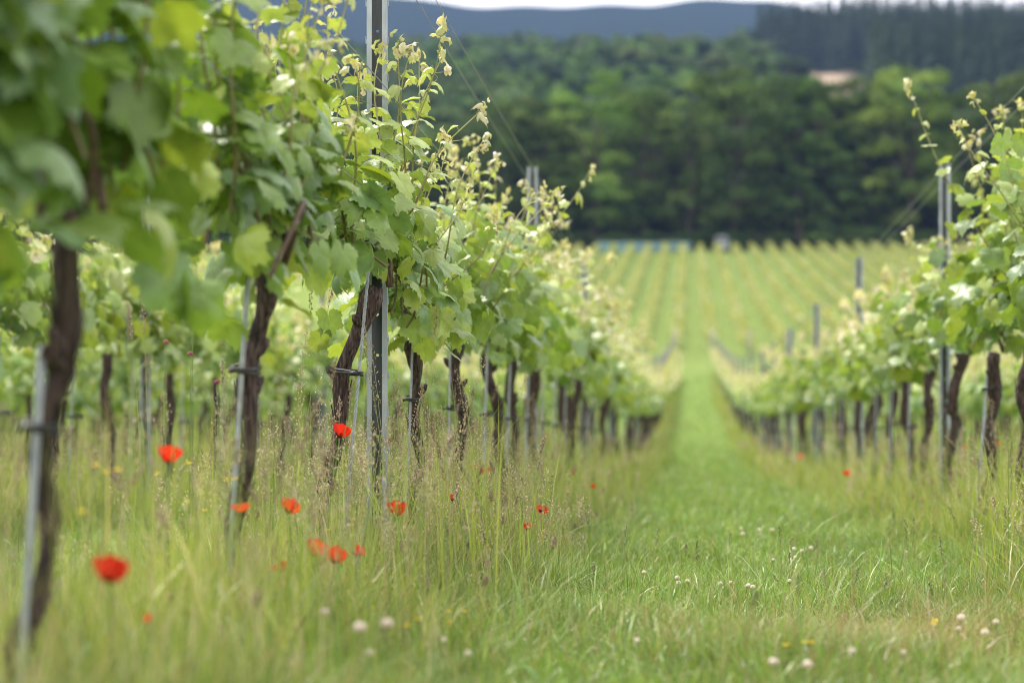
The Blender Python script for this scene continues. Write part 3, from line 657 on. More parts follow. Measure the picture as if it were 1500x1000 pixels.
# ------------------------------------------------------------------ steel posts, stakes and wires
def post_parts(hgt):
    """open galvanised channel: two lipped flanges and a punched web at the back"""
    W, D, t = 0.060, 0.042, 0.0022; rim = []
    for s in (-1, 1):
        f = MB()
        x = s * W / 2
        box(f, min(x, x - s * t), max(x, x - s * t), -D / 2, D / 2, -0.4, hgt)
        box(f, min(x - s * t, x - s * 0.015), max(x - s * t, x - s * 0.015), -D / 2, -D / 2 + t, -0.4, hgt)      # lip towards the open side
        z = 0.12
        while z < hgt - 0.03:                                                                                # wire hooks
            box(f, min(x, x + s * 0.0045), max(x, x + s * 0.0045), -0.006, 0.0, z, z + 0.012)
            box(f, min(x + s * 0.003, x + s * 0.0045), max(x + s * 0.003, x + s * 0.0045), -0.006, 0.0, z + 0.012, z + 0.022); z += 0.11
        rim.append(f)
    w = MB(); hz = 0.004; z = -0.4; holes = np.arange(0.14, hgt - 0.05, 0.12); x0, x1 = -W / 2 + t, W / 2 - t
    y0, y1 = D / 2 - t, D / 2
    for c in holes:
        box(w, x0, x1, y0, y1, z, c - hz); box(w, x0, -0.004, y0, y1, c - hz, c + hz); box(w, 0.004, x1, y0, y1, c - hz, c + hz); z = c + hz
    box(w, x0, x1, y0, y1, z, hgt)
    return [f.mesh('flange', M['steel'], False) for f in rim], w.mesh('web', M['steel_in'], False)
PH = 2.1
FL, WB = post_parts(PH)
def steel_post(x, Y, label, rz=0.0, hs=1.0):
    r = empty('steel_post', (x, Y, gzf(x, Y)), rz); r.scale = (1, 1, hs)
    tag(r, label, 'post', 'galvanised steel trellis posts')
    for f in FL: link('flange', f, r)
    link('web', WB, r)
    return r
names = {0: 'sharp galvanised steel post with dark punched web beside the leaning vine', 1: 'second galvanised steel post of the left row, its top above the leaves',
         2: 'third steel post of the left row, top standing against the far field'}
for i in range(18):
    Y = 6.0 + 6.0 * i
    steel_post(ROWS['L'], Y, names.get(i, f'{ORD[i]} steel post counting down the left row, small and blurred'), rz=0.10)
namesR = {1: 'tall steel post with two bright flanges standing above the right row', 2: 'second blurred steel post of the right row against the far field'}
for i in range(18):
    Y = 6.0 + 6.0 * i
    if i == 0: continue
    steel_post(ROWS['R'], Y, namesR.get(i, f'{ORD[i]} steel post counting down the right row, small and blurred'), rz=-0.25)
for i, (Y, lab) in enumerate([(12.3, 'pale steel post of the second left row between the two nearest trunks'), (18.4, 'grey steel post of the second left row left of the leaning vine'),
                              (24.4, 'small grey post of the second left row behind the nearest leaves'), (30.4, 'tiny grey post farther along the second left row')]):
    steel_post(ROWS['L'] - SP, Y, lab, rz=0.1)
for Y, lab in [(30, 'blurred post of the second right row behind the leaves'), (24, 'blurred post of the second right row near the right edge')]:
    steel_post(ROWS['R'] + SP, Y, lab, rz=-0.2)

def stake(x0, Y0, x1, Y1, h, label, r=0.0045, tie=0.55, twisted=False, col='rod', tr=0.03, torient=0.0):
    root = empty('vine_stake', (x0, Y0, gzf(x0, Y0))); tag(root, label, 'stake', 'slim stakes tied to the vine trunks')
    n = 60 if twisted else 8; t = np.linspace(0, 1, n)
    P = np.stack([(x1 - x0) * t, (Y1 - Y0) * t, -0.05 + (h + 0.05) * t], -1); mb = MB()
    if twisted:
        n = 110; t = np.linspace(0, 1, n); P = np.stack([(x1 - x0) * t, (Y1 - Y0) * t, -0.05 + (h + 0.05) * t], -1)
        for ph in (0, 2.09, 4.19):
            o = np.stack([np.cos(t * 120 + ph), np.sin(t * 120 + ph), 0 * t], -1) * 0.0026
            tube(mb, P + o, 0.0026, 5)
    else: tube(mb, P, r, 8)
    mb.build('rod', M[col], root)
    if tie:
        c = np.array([(x1 - x0) * tie / h, (Y1 - Y0) * tie / h, tie]); m = MB(); zw = tie + gzf(x0, Y0)
        e = c + np.array([tr, 0.02, 0]); w0 = c + np.array([x0, Y0, gzf(x0, Y0)])
        for T_ in TRUNKS:                                   # the trunk this stake is tied to
            if abs(T_[0][1] - Y0) < 0.35 and abs(T_[0][0] - x0) < 0.4:
                q = np.array([np.interp(zw, T_[:, 2], T_[:, 0]), np.interp(zw, T_[:, 2], T_[:, 1]), zw]); e = c + (q - w0)
        mid = (c + e) / 2; dv = e - c; dv[2] = 0; dl_ = np.linalg.norm(dv) + 1e-6; u_ = dv / dl_; n_ = np.array([-u_[1], u_[0], 0])
        for k in range(2):
            a = np.linspace(0, 2 * np.pi, 22); wd_ = np.where(np.cos(a) > 0, tr + 0.003, 0.012 + tr * 0.45)
            tube(m, mid + np.outer(np.cos(a) * (dl_ / 2 + np.where(np.cos(a) > 0, tr + 0.003, 0.010)), u_) + np.outer(np.sin(a) * wd_, n_) + np.outer(0.005 * np.sin(a + k) + 0.009 * k, [0, 0, 1]), 0.0032, 6, cap=False)
        tube(m, c + np.array([[0.0, -0.006, 0], [-0.010, -0.012, 0.004], [-0.024, -0.014, 0.001]]), 0.005, 6)
        m.build('tie', M['rubber'], root)
    return root
L = ROWS['L']; Rr = ROWS['R']
def sk(pxt, pyt, pxb, Y, Yt, label, **k):
    xt, _, zt = at(pxt, pyt, Yt); xb, _, _ = at(pxb, 800, Y); return stake(xb, Y, xt, Yt, zt - gzf(xb, Y), label, **k)
sk(62, 505, 20, 2.98, 3.0, 'thick pale grey stake tied to the blurred trunk at far left', r=0.0065, tie=0.50, tr=0.024)
sk(368, 330, 325, 4.38, 4.34, 'slim pale metal rod strapped to the lichen covered trunk', r=0.0055, tie=0.63, tr=0.028)
sk(542, 370, 492, 5.78, 5.78, 'twisted white metal rod tied to the leaning vine beside the post', twisted=True, tie=0.675, tr=0.030, torient=2.6)
sk(607, 420, 592, 6.73, 6.74, 'thin grey rod with black rubber tie on the knotty trunk', r=0.004, tie=0.62, tr=0.022)
sk(660, 470, 655, 7.95, 7.98, 'thin grey rod beside the dark trunk right of the sharp post', r=0.004, tie=0.6, tr=0.024)
sk(1455, 440, 1425, 9.75, 9.95, 'pale leaning stake tied to the trunk near the right edge', r=0.006, tie=0.75, tr=0.03)
rs = RS(8)
for i in range(24):
    Y = 13.6 + 1.2 * i; stake(Rr - 0.05, Y, Rr - 0.02, Y + 0.1, 1.0, (ORD[i] if i < 18 else 'tiny') + ' grey vine stake beyond the tall post in the right row', r=0.006, tie=0.6)
for i in range(10):
    Y = 9.3 + 1.2 * i; stake(L - 0.03, Y, L, Y + 0.05, 1.0, ORD[i] + ' grey vine stake past the knotty vine in the left row', r=0.006, tie=0.6)
for i in range(8):
    Y = 9.6 + 1.2 * i; stake(L - SP - 0.03, Y, L - SP, Y + 0.05, 1.0, ORD[i] + ' thin stake in the second row behind the near left vines', r=0.005, tie=0.6)

def wire(x, dx, h, y0, y1, label, r=0.0013):
    mb = MB(); P = []
    Y = y0
    knots = [y0] + [6.0 * k for k in range(-1, 20) if y0 < 6.0 * k < y1] + [y1]
    for a, b in zip(knots[:-1], knots[1:]):
        za, zb = gzf(x, a), gzf(x, b)
        for t in np.linspace(0, 1, 5)[:-1]: P.append((x + dx, a + (b - a) * t, za + (zb - za) * t + h - 0.012 * math.sin(math.pi * t)))
    P.append((x + dx, y1, gzf(x, y1) + h))
    P = np.array(P); o = P[0].copy(); w = MB(); tube(w, P - o, r * (1 + P[:, 1] / 30), 5, cap=False)
    ob = w.build('trellis_wire', M['wire']); ob.location = o
    tag(ob, label, 'wire', 'steel trellis wires running along the vine rows')
for x, nm, y1 in [(L, 'left', 108), (Rr, 'right', 108), (L - SP, 'second left', 70)]:
    for h, dx, w in [(0.98, 0, 'fruiting wire'), (1.18, 0.034, 'lower catch wire on the aisle side'), (1.18, -0.034, 'lower catch wire on the far side'), (1.52, 0.034, 'middle catch wire on the aisle side'), (1.52, -0.034, 'middle catch wire on the far side'), (2.04, 0.034, 'topmost wire on the aisle side'), (2.04, -0.034, 'topmost wire on the far side')]:
        if nm == 'second left' and h > 1.9: continue
        wire(x, dx, h, 0.0, y1, f'thin steel {w} of the {nm} vine row')

# ------------------------------------------------------------------ flowers
def curve_stem(top, bow, r, k=5):
    t = np.linspace(0, 1, 8); return np.stack([top[0] * t + bow[0] * np.sin(np.pi * t), top[1] * t + bow[1] * np.sin(np.pi * t), top[2] * t], -1)
def poppy(px, py, Y, size, label, orange=0.0, openn=0.6, seed=0, tilt=(0, 0)):
    rng = RS(seed + 900); X, Yw, Z = at(px, py, Y); bx, by = X + rng.normal(0, 0.02), Yw + rng.normal(0, 0.03); g = gzf(bx, by)
    root = empty('poppy', (bx, by, g)); tag(root, label, 'poppy', 'red poppies flowering in the long grass')
    top = np.array([X - bx, Yw - by, Z - g - size * 0.3])
    st = MB(); tube(st, curve_stem(top, rng.normal(0, 0.012, 2), 0), [0.0016] * 8, 5, col=(0.16, 0.24, 0.06)); st.build('stem', M['grass'], root)
    red = np.array([0.78, 0.035, 0.018]) * (1 - orange) + np.array([0.85, 0.17, 0.05]) * orange
    R = size * 0.5
    for q in range(4):
        a0 = q * math.pi / 2 + rng.uniform(-0.2, 0.2); nu, nv = 9, 7; mb = MB(); V = []; cs = []
        out_ = q % 2
        for i in range(nv):
            v = i / (nv - 1)
            for j in range(nu):
                u = j / (nu - 1) * 2 - 1
                ang = a0 + u * (0.95 + 0.12 * v)
                rad = R * (v ** 0.75) * (1 - 0.12 * u * u) * (0.55 + 0.45 * openn + 0.1 * out_)
                hh = R * 1.25 * (1 - 0.55 * openn) * v ** 1.6 + R * 0.10 * v * math.sin(u * 7 + q * 2) + R * 0.05 * rng.normal() * v
                hh *= (1 - 0.15 * u * u); rad *= 1 + 0.07 * math.sin(u * 11 + q * 3) * v + 0.04 * rng.normal() * v
                V.append((math.cos(ang) * rad, math.sin(ang) * rad, hh)); cs.append(red * (1.1 - 0.35 * rng.uniform()) if v > 0.15 else (0.03, 0.008, 0.01))
        I = (np.arange(nv - 1)[:, None] * nu + np.arange(nu - 1)[None, :]).ravel()
        V = np.array(V); tx, ty = tilt
        Rm = np.array(Matrix.Rotation(tx, 3, 'X') @ Matrix.Rotation(ty, 3, 'Y'))
        mb.add(V @ Rm.T + top, quads=np.stack([I, I + 1, I + nu + 1, I + nu], -1), col=np.array(cs)); mb.build('petal', M['petal'], root)
    c = MB(); P = np.array([[0, 0, 0], [0, 0, 0.25 * R], [0, 0, 0.42 * R]]); tube(c, P + top, [0.10 * R, 0.2 * R, 0.16 * R], 8, col=(0.05, 0.06, 0.03))
    for k in range(24):
        a = rng.uniform(0, 6.28); rr = R * rng.uniform(0.25, 0.4); h0 = R * rng.uniform(0.2, 0.45)
        tube(c, np.array([[math.cos(a) * rr * .3, math.sin(a) * rr * .3, 0.02 * R], [math.cos(a) * rr, math.sin(a) * rr, h0]]) + top, [0.0005, 0.0012], 4, col=(0.02, 0.015, 0.02))
    c.build('flower_centre', M['petal'], root)
    return root
POP = [(498, 630, 5.6, .068, 'bright red poppy in front of the twisted white rod, highest of all', 0, .45, (-.4, .2)),
       (248, 664, 4.1, .052, 'soft red poppy on a tall stem left of the lichen covered trunk', .1, .5, (-.3, 0)),
       (160, 832, 2.9, .068, 'largest most blurred red poppy at lower left', 0, .55, (-.5, 0)),
       (215, 906, 3.2, .020, 'small red poppy bud low down at bottom left', .2, .2, (0, 0)),
       (422, 739, 4.7, .05, 'red poppy with ragged petals below the leaning vine', .35, .6, (-.5, .3)),
       (353, 740, 4.3, .034, 'faded orange poppy at the foot of the slim pale rod', .7, .9, (.2, 0)),
       (461, 802, 4.5, .056, 'cup shaped red poppy, left of a close group of three', .05, .35, (-.3, .2)),
       (491, 812, 4.4, .05, 'paler orange-red poppy in the middle of a close group of three', .5, .6, (-.6, 0)),
       (520, 805, 4.7, .034, 'small folded red poppy, right of a close group of three', .05, .3, (0, .8)),
       (412, 828, 4.3, .034, 'low ragged red poppy below the group of three', .3, .7, (-.3, -.4)),
       (582, 743, 5.25, .072, 'wide open red poppy at the foot of the sharp steel post', .05, .5, (-.25, 0)),
       (663, 728, 6.6, .032, 'small deep red poppy right of the sharp steel post', 0, .4, (-.3, 0)),
       (652, 811, 5.9, .024, 'small pointed red poppy low in the grass near the aisle', .1, .1, (0, .6)),
       (773, 771, 6.8, .034, 'small round orange-red poppy at the grassy edge of the aisle', .35, .4, (-.5, 0)),
       (793, 744, 7.2, .038, 'ragged red poppy with drooping petals nearest the aisle', .1, .9, (.5, .3)),
       (707, 689, 8.6, .034, 'tiny red poppy before the dark trunks beyond the sharp post', .1, .4, (-.3, 0)),
       (717, 687, 8.7, .022, 'tiniest red poppy just right of another tiny one', 0, .3, (0, 0)),
       (695, 684, 8.8, .020, 'tiny orange poppy left of a pair of tiny red ones', .5, .3, (0, 0)),
       (731, 724, 8.0, .026, 'tiny orange-red poppy at the foot of the fourth trunk', .5, .4, (0, 0)),
       (869, 711, 10.5, .036, 'blurred orange-red poppy beside the aisle under the left row', .4, .5, (0, 0)),
       (840, 692, 12, .034, 'blurred orange poppy higher up under the left row', .7, .5, (0, 0)),
       (831, 718, 10.8, .030, 'faint blurred pinkish poppy under the left row', .5, .5, (0, 0)),
       (1241, 692, 14.2, .055, 'lone red poppy below the second post of the right row', .05, .5, (-.2, 0)),
       (1413, 655, 12.5, .035, 'faint orange poppy between trunks at right', .8, .5, (0, 0)),
       (1463, 649, 11.0, .034, 'faint orange poppy near the right edge among the trunks', .8, .5, (0, 0)),
       (1172, 668, 18, .05, 'faint orange poppy far under the right row', .8, .5, (0, 0))]
for i, p_ in enumerate(POP): poppy(p_[0], p_[1], p_[2], p_[3] * (1.0 if p_[3] > 0.06 else 1.25), p_[4], p_[5], p_[6], i, p_[7])

def clover(px, py, Y, size, label, seed, pink=False):
    size *= 0.86; rng = RS(seed + 40); X, Yw, Z = at(px, py, Y); g = gzf(X, Yw); Z = max(Z, g + 0.05); bx = X + rng.normal(0, 0.012)
    root = empty('red_clover' if pink else 'white_clover', (bx, Yw, g)); tag(root, label, 'clover', 'tall pink clover heads' if pink else 'white clover heads in the grass')
    top = np.array([X - bx, 0, Z - g]); st = MB(); tube(st, curve_stem(top, rng.normal(0, 0.006, 2), 0), [0.0010] * 8, 4, col=(0.18, 0.27, 0.08)); st.build('stem', M['grass'], root)
    mb = MB(); n = 60
    for k in range(n):
        ph = k * 2.39996; zc = 1 - 1.35 * (k + 0.5) / n; rr = math.sqrt(max(0, 1 - zc * zc)); d = np.array([rr * math.cos(ph), rr * math.sin(ph), zc])
        s = size * 0.5; d2 = norm(d + np.array([0, 0, 0.5])); a = top + d * s * 0.35; b = top + d * s * 0.95 + d2 * s * 0.12
        sidev = norm(np.cross(d, [0.1, 0.3, 1])) * s * 0.17; nn = np.cross(norm(d), sidev)
        c = np.array([0.95, 0.96, 0.94]) if not pink else np.array([0.55, 0.22, 0.30])
        if zc < -0.15: c = c * np.array([0.86, 0.76, 0.68])
        c = c * rng.uniform(0.85, 1.05)
        mid = (a + b) / 2
        mb.add([a, mid + sidev, mid - sidev, mid + nn, mid - nn, b], tris=[(0, 1, 3), (0, 3, 2), (0, 2, 4), (0, 4, 1), (5, 3, 1), (5, 2, 3), (5, 4, 2), (5, 1, 4)], col=c)
    mb.build('flower_head', M['petal'], root)
CL = [(567, 914, 3.35, .025, 'large blurred white clover head, right one of a pair at lower left'), (527, 920, 3.3, .026, 'large blurred white clover head, left one of a pair at lower left'),
      (541, 956, 3.3, .016, 'smaller blurred clover below the blurred white pair'), (475, 897, 3.6, .020, 'pale blurred clover left of the blurred white pair'),
      (992, 846, 6.1, .018, 'sharp white clover in mid aisle, upper one of a close pair'), (994, 854, 6.0, .020, 'sharp white clover in mid aisle, lower one of a close pair'),
      (1007, 851, 6.05, .016, 'sharp white clover just right of the close pair in mid aisle'), (1055, 855, 5.95, .019, 'lone sharp white clover at the centre of the aisle'),
      (1071, 853, 6.0, .014, 'small sharp clover left of the brightest white pair'), (1096, 858, 5.9, .019, 'brightest white clover of mid aisle, left one of two touching heads'),
      (1103, 860, 5.88, .019, 'brightest white clover of mid aisle, right one of two touching heads'), (1157, 851, 6.0, .017, 'sharp white clover standing alone right of mid aisle'),
      (943, 838, 6.3, .016, 'small sharp white clover left of mid aisle'), (1133, 970, 3.8, .022, 'blurred white clover at the bottom edge, left one of two'),
      (1183, 974, 3.8, .023, 'blurred white clover at the bottom edge, right one of two'), (1408, 905, 4.6, .022, 'white clover at lower right, topmost of three'),
      (1459, 911, 4.6, .017, 'white clover at lower right, nearest the right edge'), (1443, 927, 4.4, .022, 'white and pinkish clover at lower right, lowest of three'),
      (1404, 921, 4.5, .015, 'small pinkish clover below the topmost one at lower right'), (933, 938, 4.2, .015, 'small blurred clover low in the aisle at left'), (1249, 954, 4.0, .018, 'blurred pinkish clover near the bottom right of the aisle'),
      (1324, 955, 4.0, .012, 'tiny blurred clover near the bottom right'), (1163, 804, 7.8, .021, 'pinkish clover behind mid aisle, left of three in line'), (1175, 807, 7.7, .020, 'pinkish clover behind mid aisle, middle of three in line'),
      (1188, 803, 7.8, .022, 'pinkish clover behind mid aisle, right of three in line'), (1133, 820, 7.2, .016, 'small clover left of the three pinkish ones in line'), (1165, 816, 7.3, .014, 'small clover just below the three pinkish ones in line'),
      (1088, 782, 9.2, .026, 'blurred white clover far up the aisle, brightest there'), (1112, 776, 9.6, .024, 'blurred clover far up the aisle, middle one'), (1131, 776, 9.6, .024, 'blurred clover far up the aisle, right one'),
      (1086, 774, 9.8, .02, 'faint clover far up the aisle behind the brightest one'), (1328, 808, 7.6, .012, 'tiny white clover in the grass at right'), (650, 937, 3.9, .014, 'tiny blurred clover low between the two pairs'), (686, 957, 3.7, .014, 'faint blurred clover at bottom centre')]
for i, c_ in enumerate(CL): clover(*c_, i)
for i, c_ in enumerate([(282, 472, 5.2, .022, 'dusky pink clover head on tall stem left of the lichen covered trunk'), (279, 519, 5.2, .018, 'lower dusky pink clover head left of the lichen covered trunk'),
                        (243, 502, 5.0, .018, 'brownish pink clover head between the two nearest trunks'), (318, 560, 4.8, .018, 'pale pink clover head just left of the slim pale rod')]): clover(*c_, 70 + i, True)

def buttercup(px, py, Y, size, label, seed):
    rng = RS(seed + 70); X, Yw, Z = at(px, py, Y); g = gzf(X, Yw); Z = max(Z, g + 0.04); bx = X + rng.normal(0, 0.015)
    root = empty('yellow_flower', (bx, Yw, g)); tag(root, label, 'flower', 'small yellow flowers in the grass')
    top = np.array([X - bx, 0, Z - g]); st = MB(); tube(st, curve_stem(top, rng.normal(0, 0.008, 2), 0), [0.0009] * 8, 4, col=(0.18, 0.27, 0.08)); st.build('stem', M['grass'], root)
    mb = MB(); s = size * 0.5; rx = rng.uniform(0, 1.2)
    for q in range(5):
        a = q * 1.2566 + rx; d = np.array([math.cos(a), math.sin(a), 0]); e = np.array([-math.sin(a), math.cos(a), 0]); u = np.array([0, 0, 1])
        V = [top, top + d * s * .5 + e * s * .42 + u * s * .15, top + d * s * .5 - e * s * .42 + u * s * .15, top + d * s + e * s * .3 + u * s * .5, top + d * s - e * s * .3 + u * s * .5, top + d * s * 1.05 + u * s * .55]
        mb.add(V, tris=[(0, 1, 2), (3, 5, 4)], quads=[(1, 3, 4, 2)], col=(0.85, 0.62, 0.02))
    tube(mb, [top, top + np.array([0, 0, s * .3])], [s * .22, s * .16], 6, col=(0.6, 0.42, 0.02))
    mb.build('flower_head', M['yellow'], root)
YF = [(172, 689, 3.6, 'bright yellow flower right of the far left trunk'), (140, 682, 3.7, 'dim yellow flower just right of the far left trunk'), (156, 692, 3.6, 'faint yellow flower between two brighter ones at left'),
      (276, 679, 4.6, 'small yellow flower right of the tall soft poppy'), (344, 702, 4.3, 'bright yellow flower just right of the slim pale rod'), (332, 703, 4.2, 'yellow flower just left of the slim pale rod'),
      (274, 735, 4.3, 'blurred yellow flower below the tall soft poppy'), (288, 752, 4.9, 'tiny yellow flower, left of two close together'), (300, 748, 4.9, 'tiny yellow flower, right of two close together'),
      (380, 760, 5.2, 'tiny yellow flower below the ragged orange poppy'), (381, 783, 5.2, 'small yellow flower lowest under the ragged orange poppy'), (120, 750, 3.2, 'large faint yellow flower above the biggest poppy'),
      (231, 694, 4.1, 'faint yellow flower below the tall soft poppy'), (480, 776, 5.2, 'yellow flower above the group of three poppies'), (451, 816, 4.8, 'yellow flower just below the group of three poppies'),
      (648, 837, 5.2, 'yellow flower left of the aisle under the smallest pointed poppy'), (545, 852, 4.6, 'yellow flower low in the grass below the open poppy'), (547, 891, 4.1, 'yellow flower above the blurred clover pair'),
      (611, 907, 3.9, 'yellow flower right of the blurred clover pair'), (658, 896, 4.3, 'yellow flower in the grass edge, upper of two'), (659, 910, 4.2, 'yellow flower in the grass edge, lower of two'),
      (596, 917, 3.7, 'faint yellow flower beside the blurred clover pair'), (682, 896, 4.4, 'yellow flower at the edge of the aisle'), (533, 692, 5.9, 'tiny yellow flower between rod and sharp post'), (577, 692, 6.2, 'tiny yellow flower right of the sharp post'),
      (1370, 909, 4.5, 'bright yellow flower at lower right, upper of two'), (1367, 914, 4.45, 'bright yellow flower at lower right, lower of two'), (1152, 945, 4.1, 'yellow flower low in the aisle, leftmost of three'),
      (1178, 941, 4.15, 'yellow flower low in the aisle, middle of three'), (1189, 941, 4.15, 'yellow flower low in the aisle, rightmost of three')]
for i, (a, b, c_, lab) in enumerate(YF): buttercup(a, b, c_, 0.014, lab, i)

# ------------------------------------------------------------------ far vineyard block
mbh = MB(); rng = RS(21); R0 = []
for k in range(-7, 26):
    x = ROWS['L'] + k * SP if k <= 0 else ROWS['R'] + (k - 1) * SP
    n = int(155 * 26); yy = 134 + 155 * rng.uniform(0, 1, n) ** 0.9; hz = rng.uniform(0.35, 1.0, n) ** 0.7 * 1.65 * (0.9 + 0.1 * np.sin(yy * 1.3 + k))
    xx = x + rng.normal(0, 0.20 + 0.05 * np.sin(yy * 0.21 + k * 2.1), n)
    c = np.array([[0.29, 0.31, 0.085], [0.37, 0.36, 0.14], [0.44, 0.40, 0.20], [0.22, 0.26, 0.06]])[rng.randint(0, 4, n)] * rng.uniform(0.85, 1.15, (n, 1))
    P0 = np.stack([xx, yy, gz(xx, yy) + hz], -1); U = norm(rng.normal(0, 1, (n, 3))); W_ = norm(np.cross(U, rng.normal(0, 1, (n, 3)))); s = rng.uniform(0.09, 0.17, (n, 1))
    V = np.stack([P0 - U * s, P0 + W_ * s, P0 + U * s, P0 - W_ * s], 1); b = (np.arange(n) * 4)[:, None]
    mbh.add(V.reshape(-1, 3), quads=b + np.array([[0, 1, 2, 3]]), col=np.repeat(c, 4, 0))
tag(mbh.build('far_vine_rows', M['leaf_far']), 'yellowish green vine rows running up the far slope to the trees', 'vines', kind='stuff')
for k in range(-6, 9):
    x = ROWS['L'] + k * SP if k <= 0 else ROWS['R'] + (k - 1) * SP
    r = empty('end_post', (x, 133.5, gzf(x, 133.5))); lab = 'blurred grey end post of a far vine row left of the aisle' if k <= 0 else 'blurred grey end post of a far vine row right of the aisle'
    tag(r, lab, 'post', 'end posts at the foot of the far vine rows')
    m = MB(); tube(m, [(0, -0.25, -0.1), (0, 0, 0.9), (0, 0.25, 1.9)], [0.08, 0.075, 0.07], 8); m.build('timber', M['wood'], r)
    m = MB(); tube(m, [(0, 0.22, 1.75), (0, -1.3, 0.0)], 0.012, 5); m.build('stay_wire', M['wire'], r)
    m = MB(); box(m, -0.35, 0.35, -1.1, 0.9, -0.02, 0.02); 
# teal windbreak net, van and shed at the top of the far field
xa, ya, za = at(875, 375, 291); xb, _, _ = at(1012, 375, 291)
r = empty('netting_fence', (xa, 291, gzf(xa, 291))); tag(r, 'low teal netting fence along the top edge of the far vineyard', 'fence')
m = MB(); nn_ = 30; tx = np.linspace(0, xb - xa, nn_)
for s_ in (0, 1):
    pass
V = [(x_, 0.05 * math.sin(x_ * 2), z_) for z_ in (0.15, 1.5) for x_ in tx]; V += [(x_, 0.03 + 0.05 * math.sin(x_ * 2), z_) for z_ in (0.15, 1.5) for x_ in tx]
Qd = [(i, i + 1, nn_ + i + 1, nn_ + i) for i in range(nn_ - 1)] + [(2 * nn_ + i, 3 * nn_ + i, 3 * nn_ + i + 1, 2 * nn_ + i + 1) for i in range(nn_ - 1)]
V = [(a, b, c_ + gzf(xa + a, 291) - gzf(xa, 291)) for a, b, c_ in V]
m.add(V, quads=Qd); m.build('net', M['net'], r)
for x_ in np.linspace(0, xb - xa, 7):
    m = MB(); tube(m, [(x_, -0.08, -0.2), (x_, -0.08, 1.6)], 0.05, 6); m.build('fence_post', M['wood'], r)
xv, _, _ = at(1057, 375, 293)
r = empty('parked_van', (xv, 293, gzf(xv, 293)), 0.0); tag(r, 'small white van parked at the top edge of the far vineyard', 'van')
m = MB()
prof = [(-0.95, 0.35), (-0.98, 1.0), (-0.9, 1.25), (-0.78, 1.95), (-0.6, 2.1), (0.6, 2.1), (0.78, 1.95), (0.9, 1.25), (0.98, 1.0), (0.95, 0.35)]
V = [(a, -2.1, b) for a, b in prof] + [(a, 1.3, b) for a, b in prof] + [(a, 2.2, min(b, 1.15)) for a, b in prof]; n_ = len(prof)
Qd = [(i, (i + 1) % n_, n_ + (i + 1) % n_, n_ + i) for i in range(n_)] + [(n_ + i, n_ + (i + 1) % n_, 2 * n_ + (i + 1) % n_, 2 * n_ + i) for i in range(n_)]
Tt = [(0, i + 1, i) for i in range(1, n_ - 1)] + [(2 * n_, 2 * n_ + i, 2 * n_ + i + 1) for i in range(1, n_ - 1)]
m.add(V, tris=Tt, quads=Qd); m.build('body', M['white_paint'], r, smooth=False)
m = MB(); box(m, -0.68, -0.04, -2.125, -2.105, 1.3, 1.85); m.build('rear_window', M['dark_glass'], r)
m = MB(); box(m, 0.04, 0.68, -2.125, -2.105, 1.3, 1.85); m.build('rear_window', M['dark_glass'], r)
for sx in (-0.88, 0.88):
    for sy in (-1.4, 1.4):
        m = MB(); tube(m, [(sx - 0.1, sy, 0.33), (sx + 0.1, sy, 0.33)], 0.33, 16); m.build('wheel', M['rubber'], r)
xs_, _, _ = at(498, 380, 296)
r = empty('shed', (xs_, 296, gzf(xs_, 296))); tag(r, 'low dark slate coloured shed below the trees behind the leaning vine', 'shed')
m = MB(); box(m, -2.6, 2.6, -1.5, 1.5, -0.3, 2.0); m.build('wall', M['slate'], r)
m = MB(); m.add([(-2.8, -1.7, 2.0), (2.8, -1.7, 2.0), (2.8, 0, 3.1), (-2.8, 0, 3.1), (-2.8, 1.7, 2.0), (2.8, 1.7, 2.0)], quads=[(0, 1, 2, 3), (3, 2, 5, 4), (0, 4, 5, 1)], tris=[(0, 3, 4), (1, 5, 2)]); m.build('roof', M['slate'], r, smooth=False)
m = MB(); box(m, -0.5, 0.5, -1.53, -1.503, 0, 1.8); m.build('door', M['wood'], r)

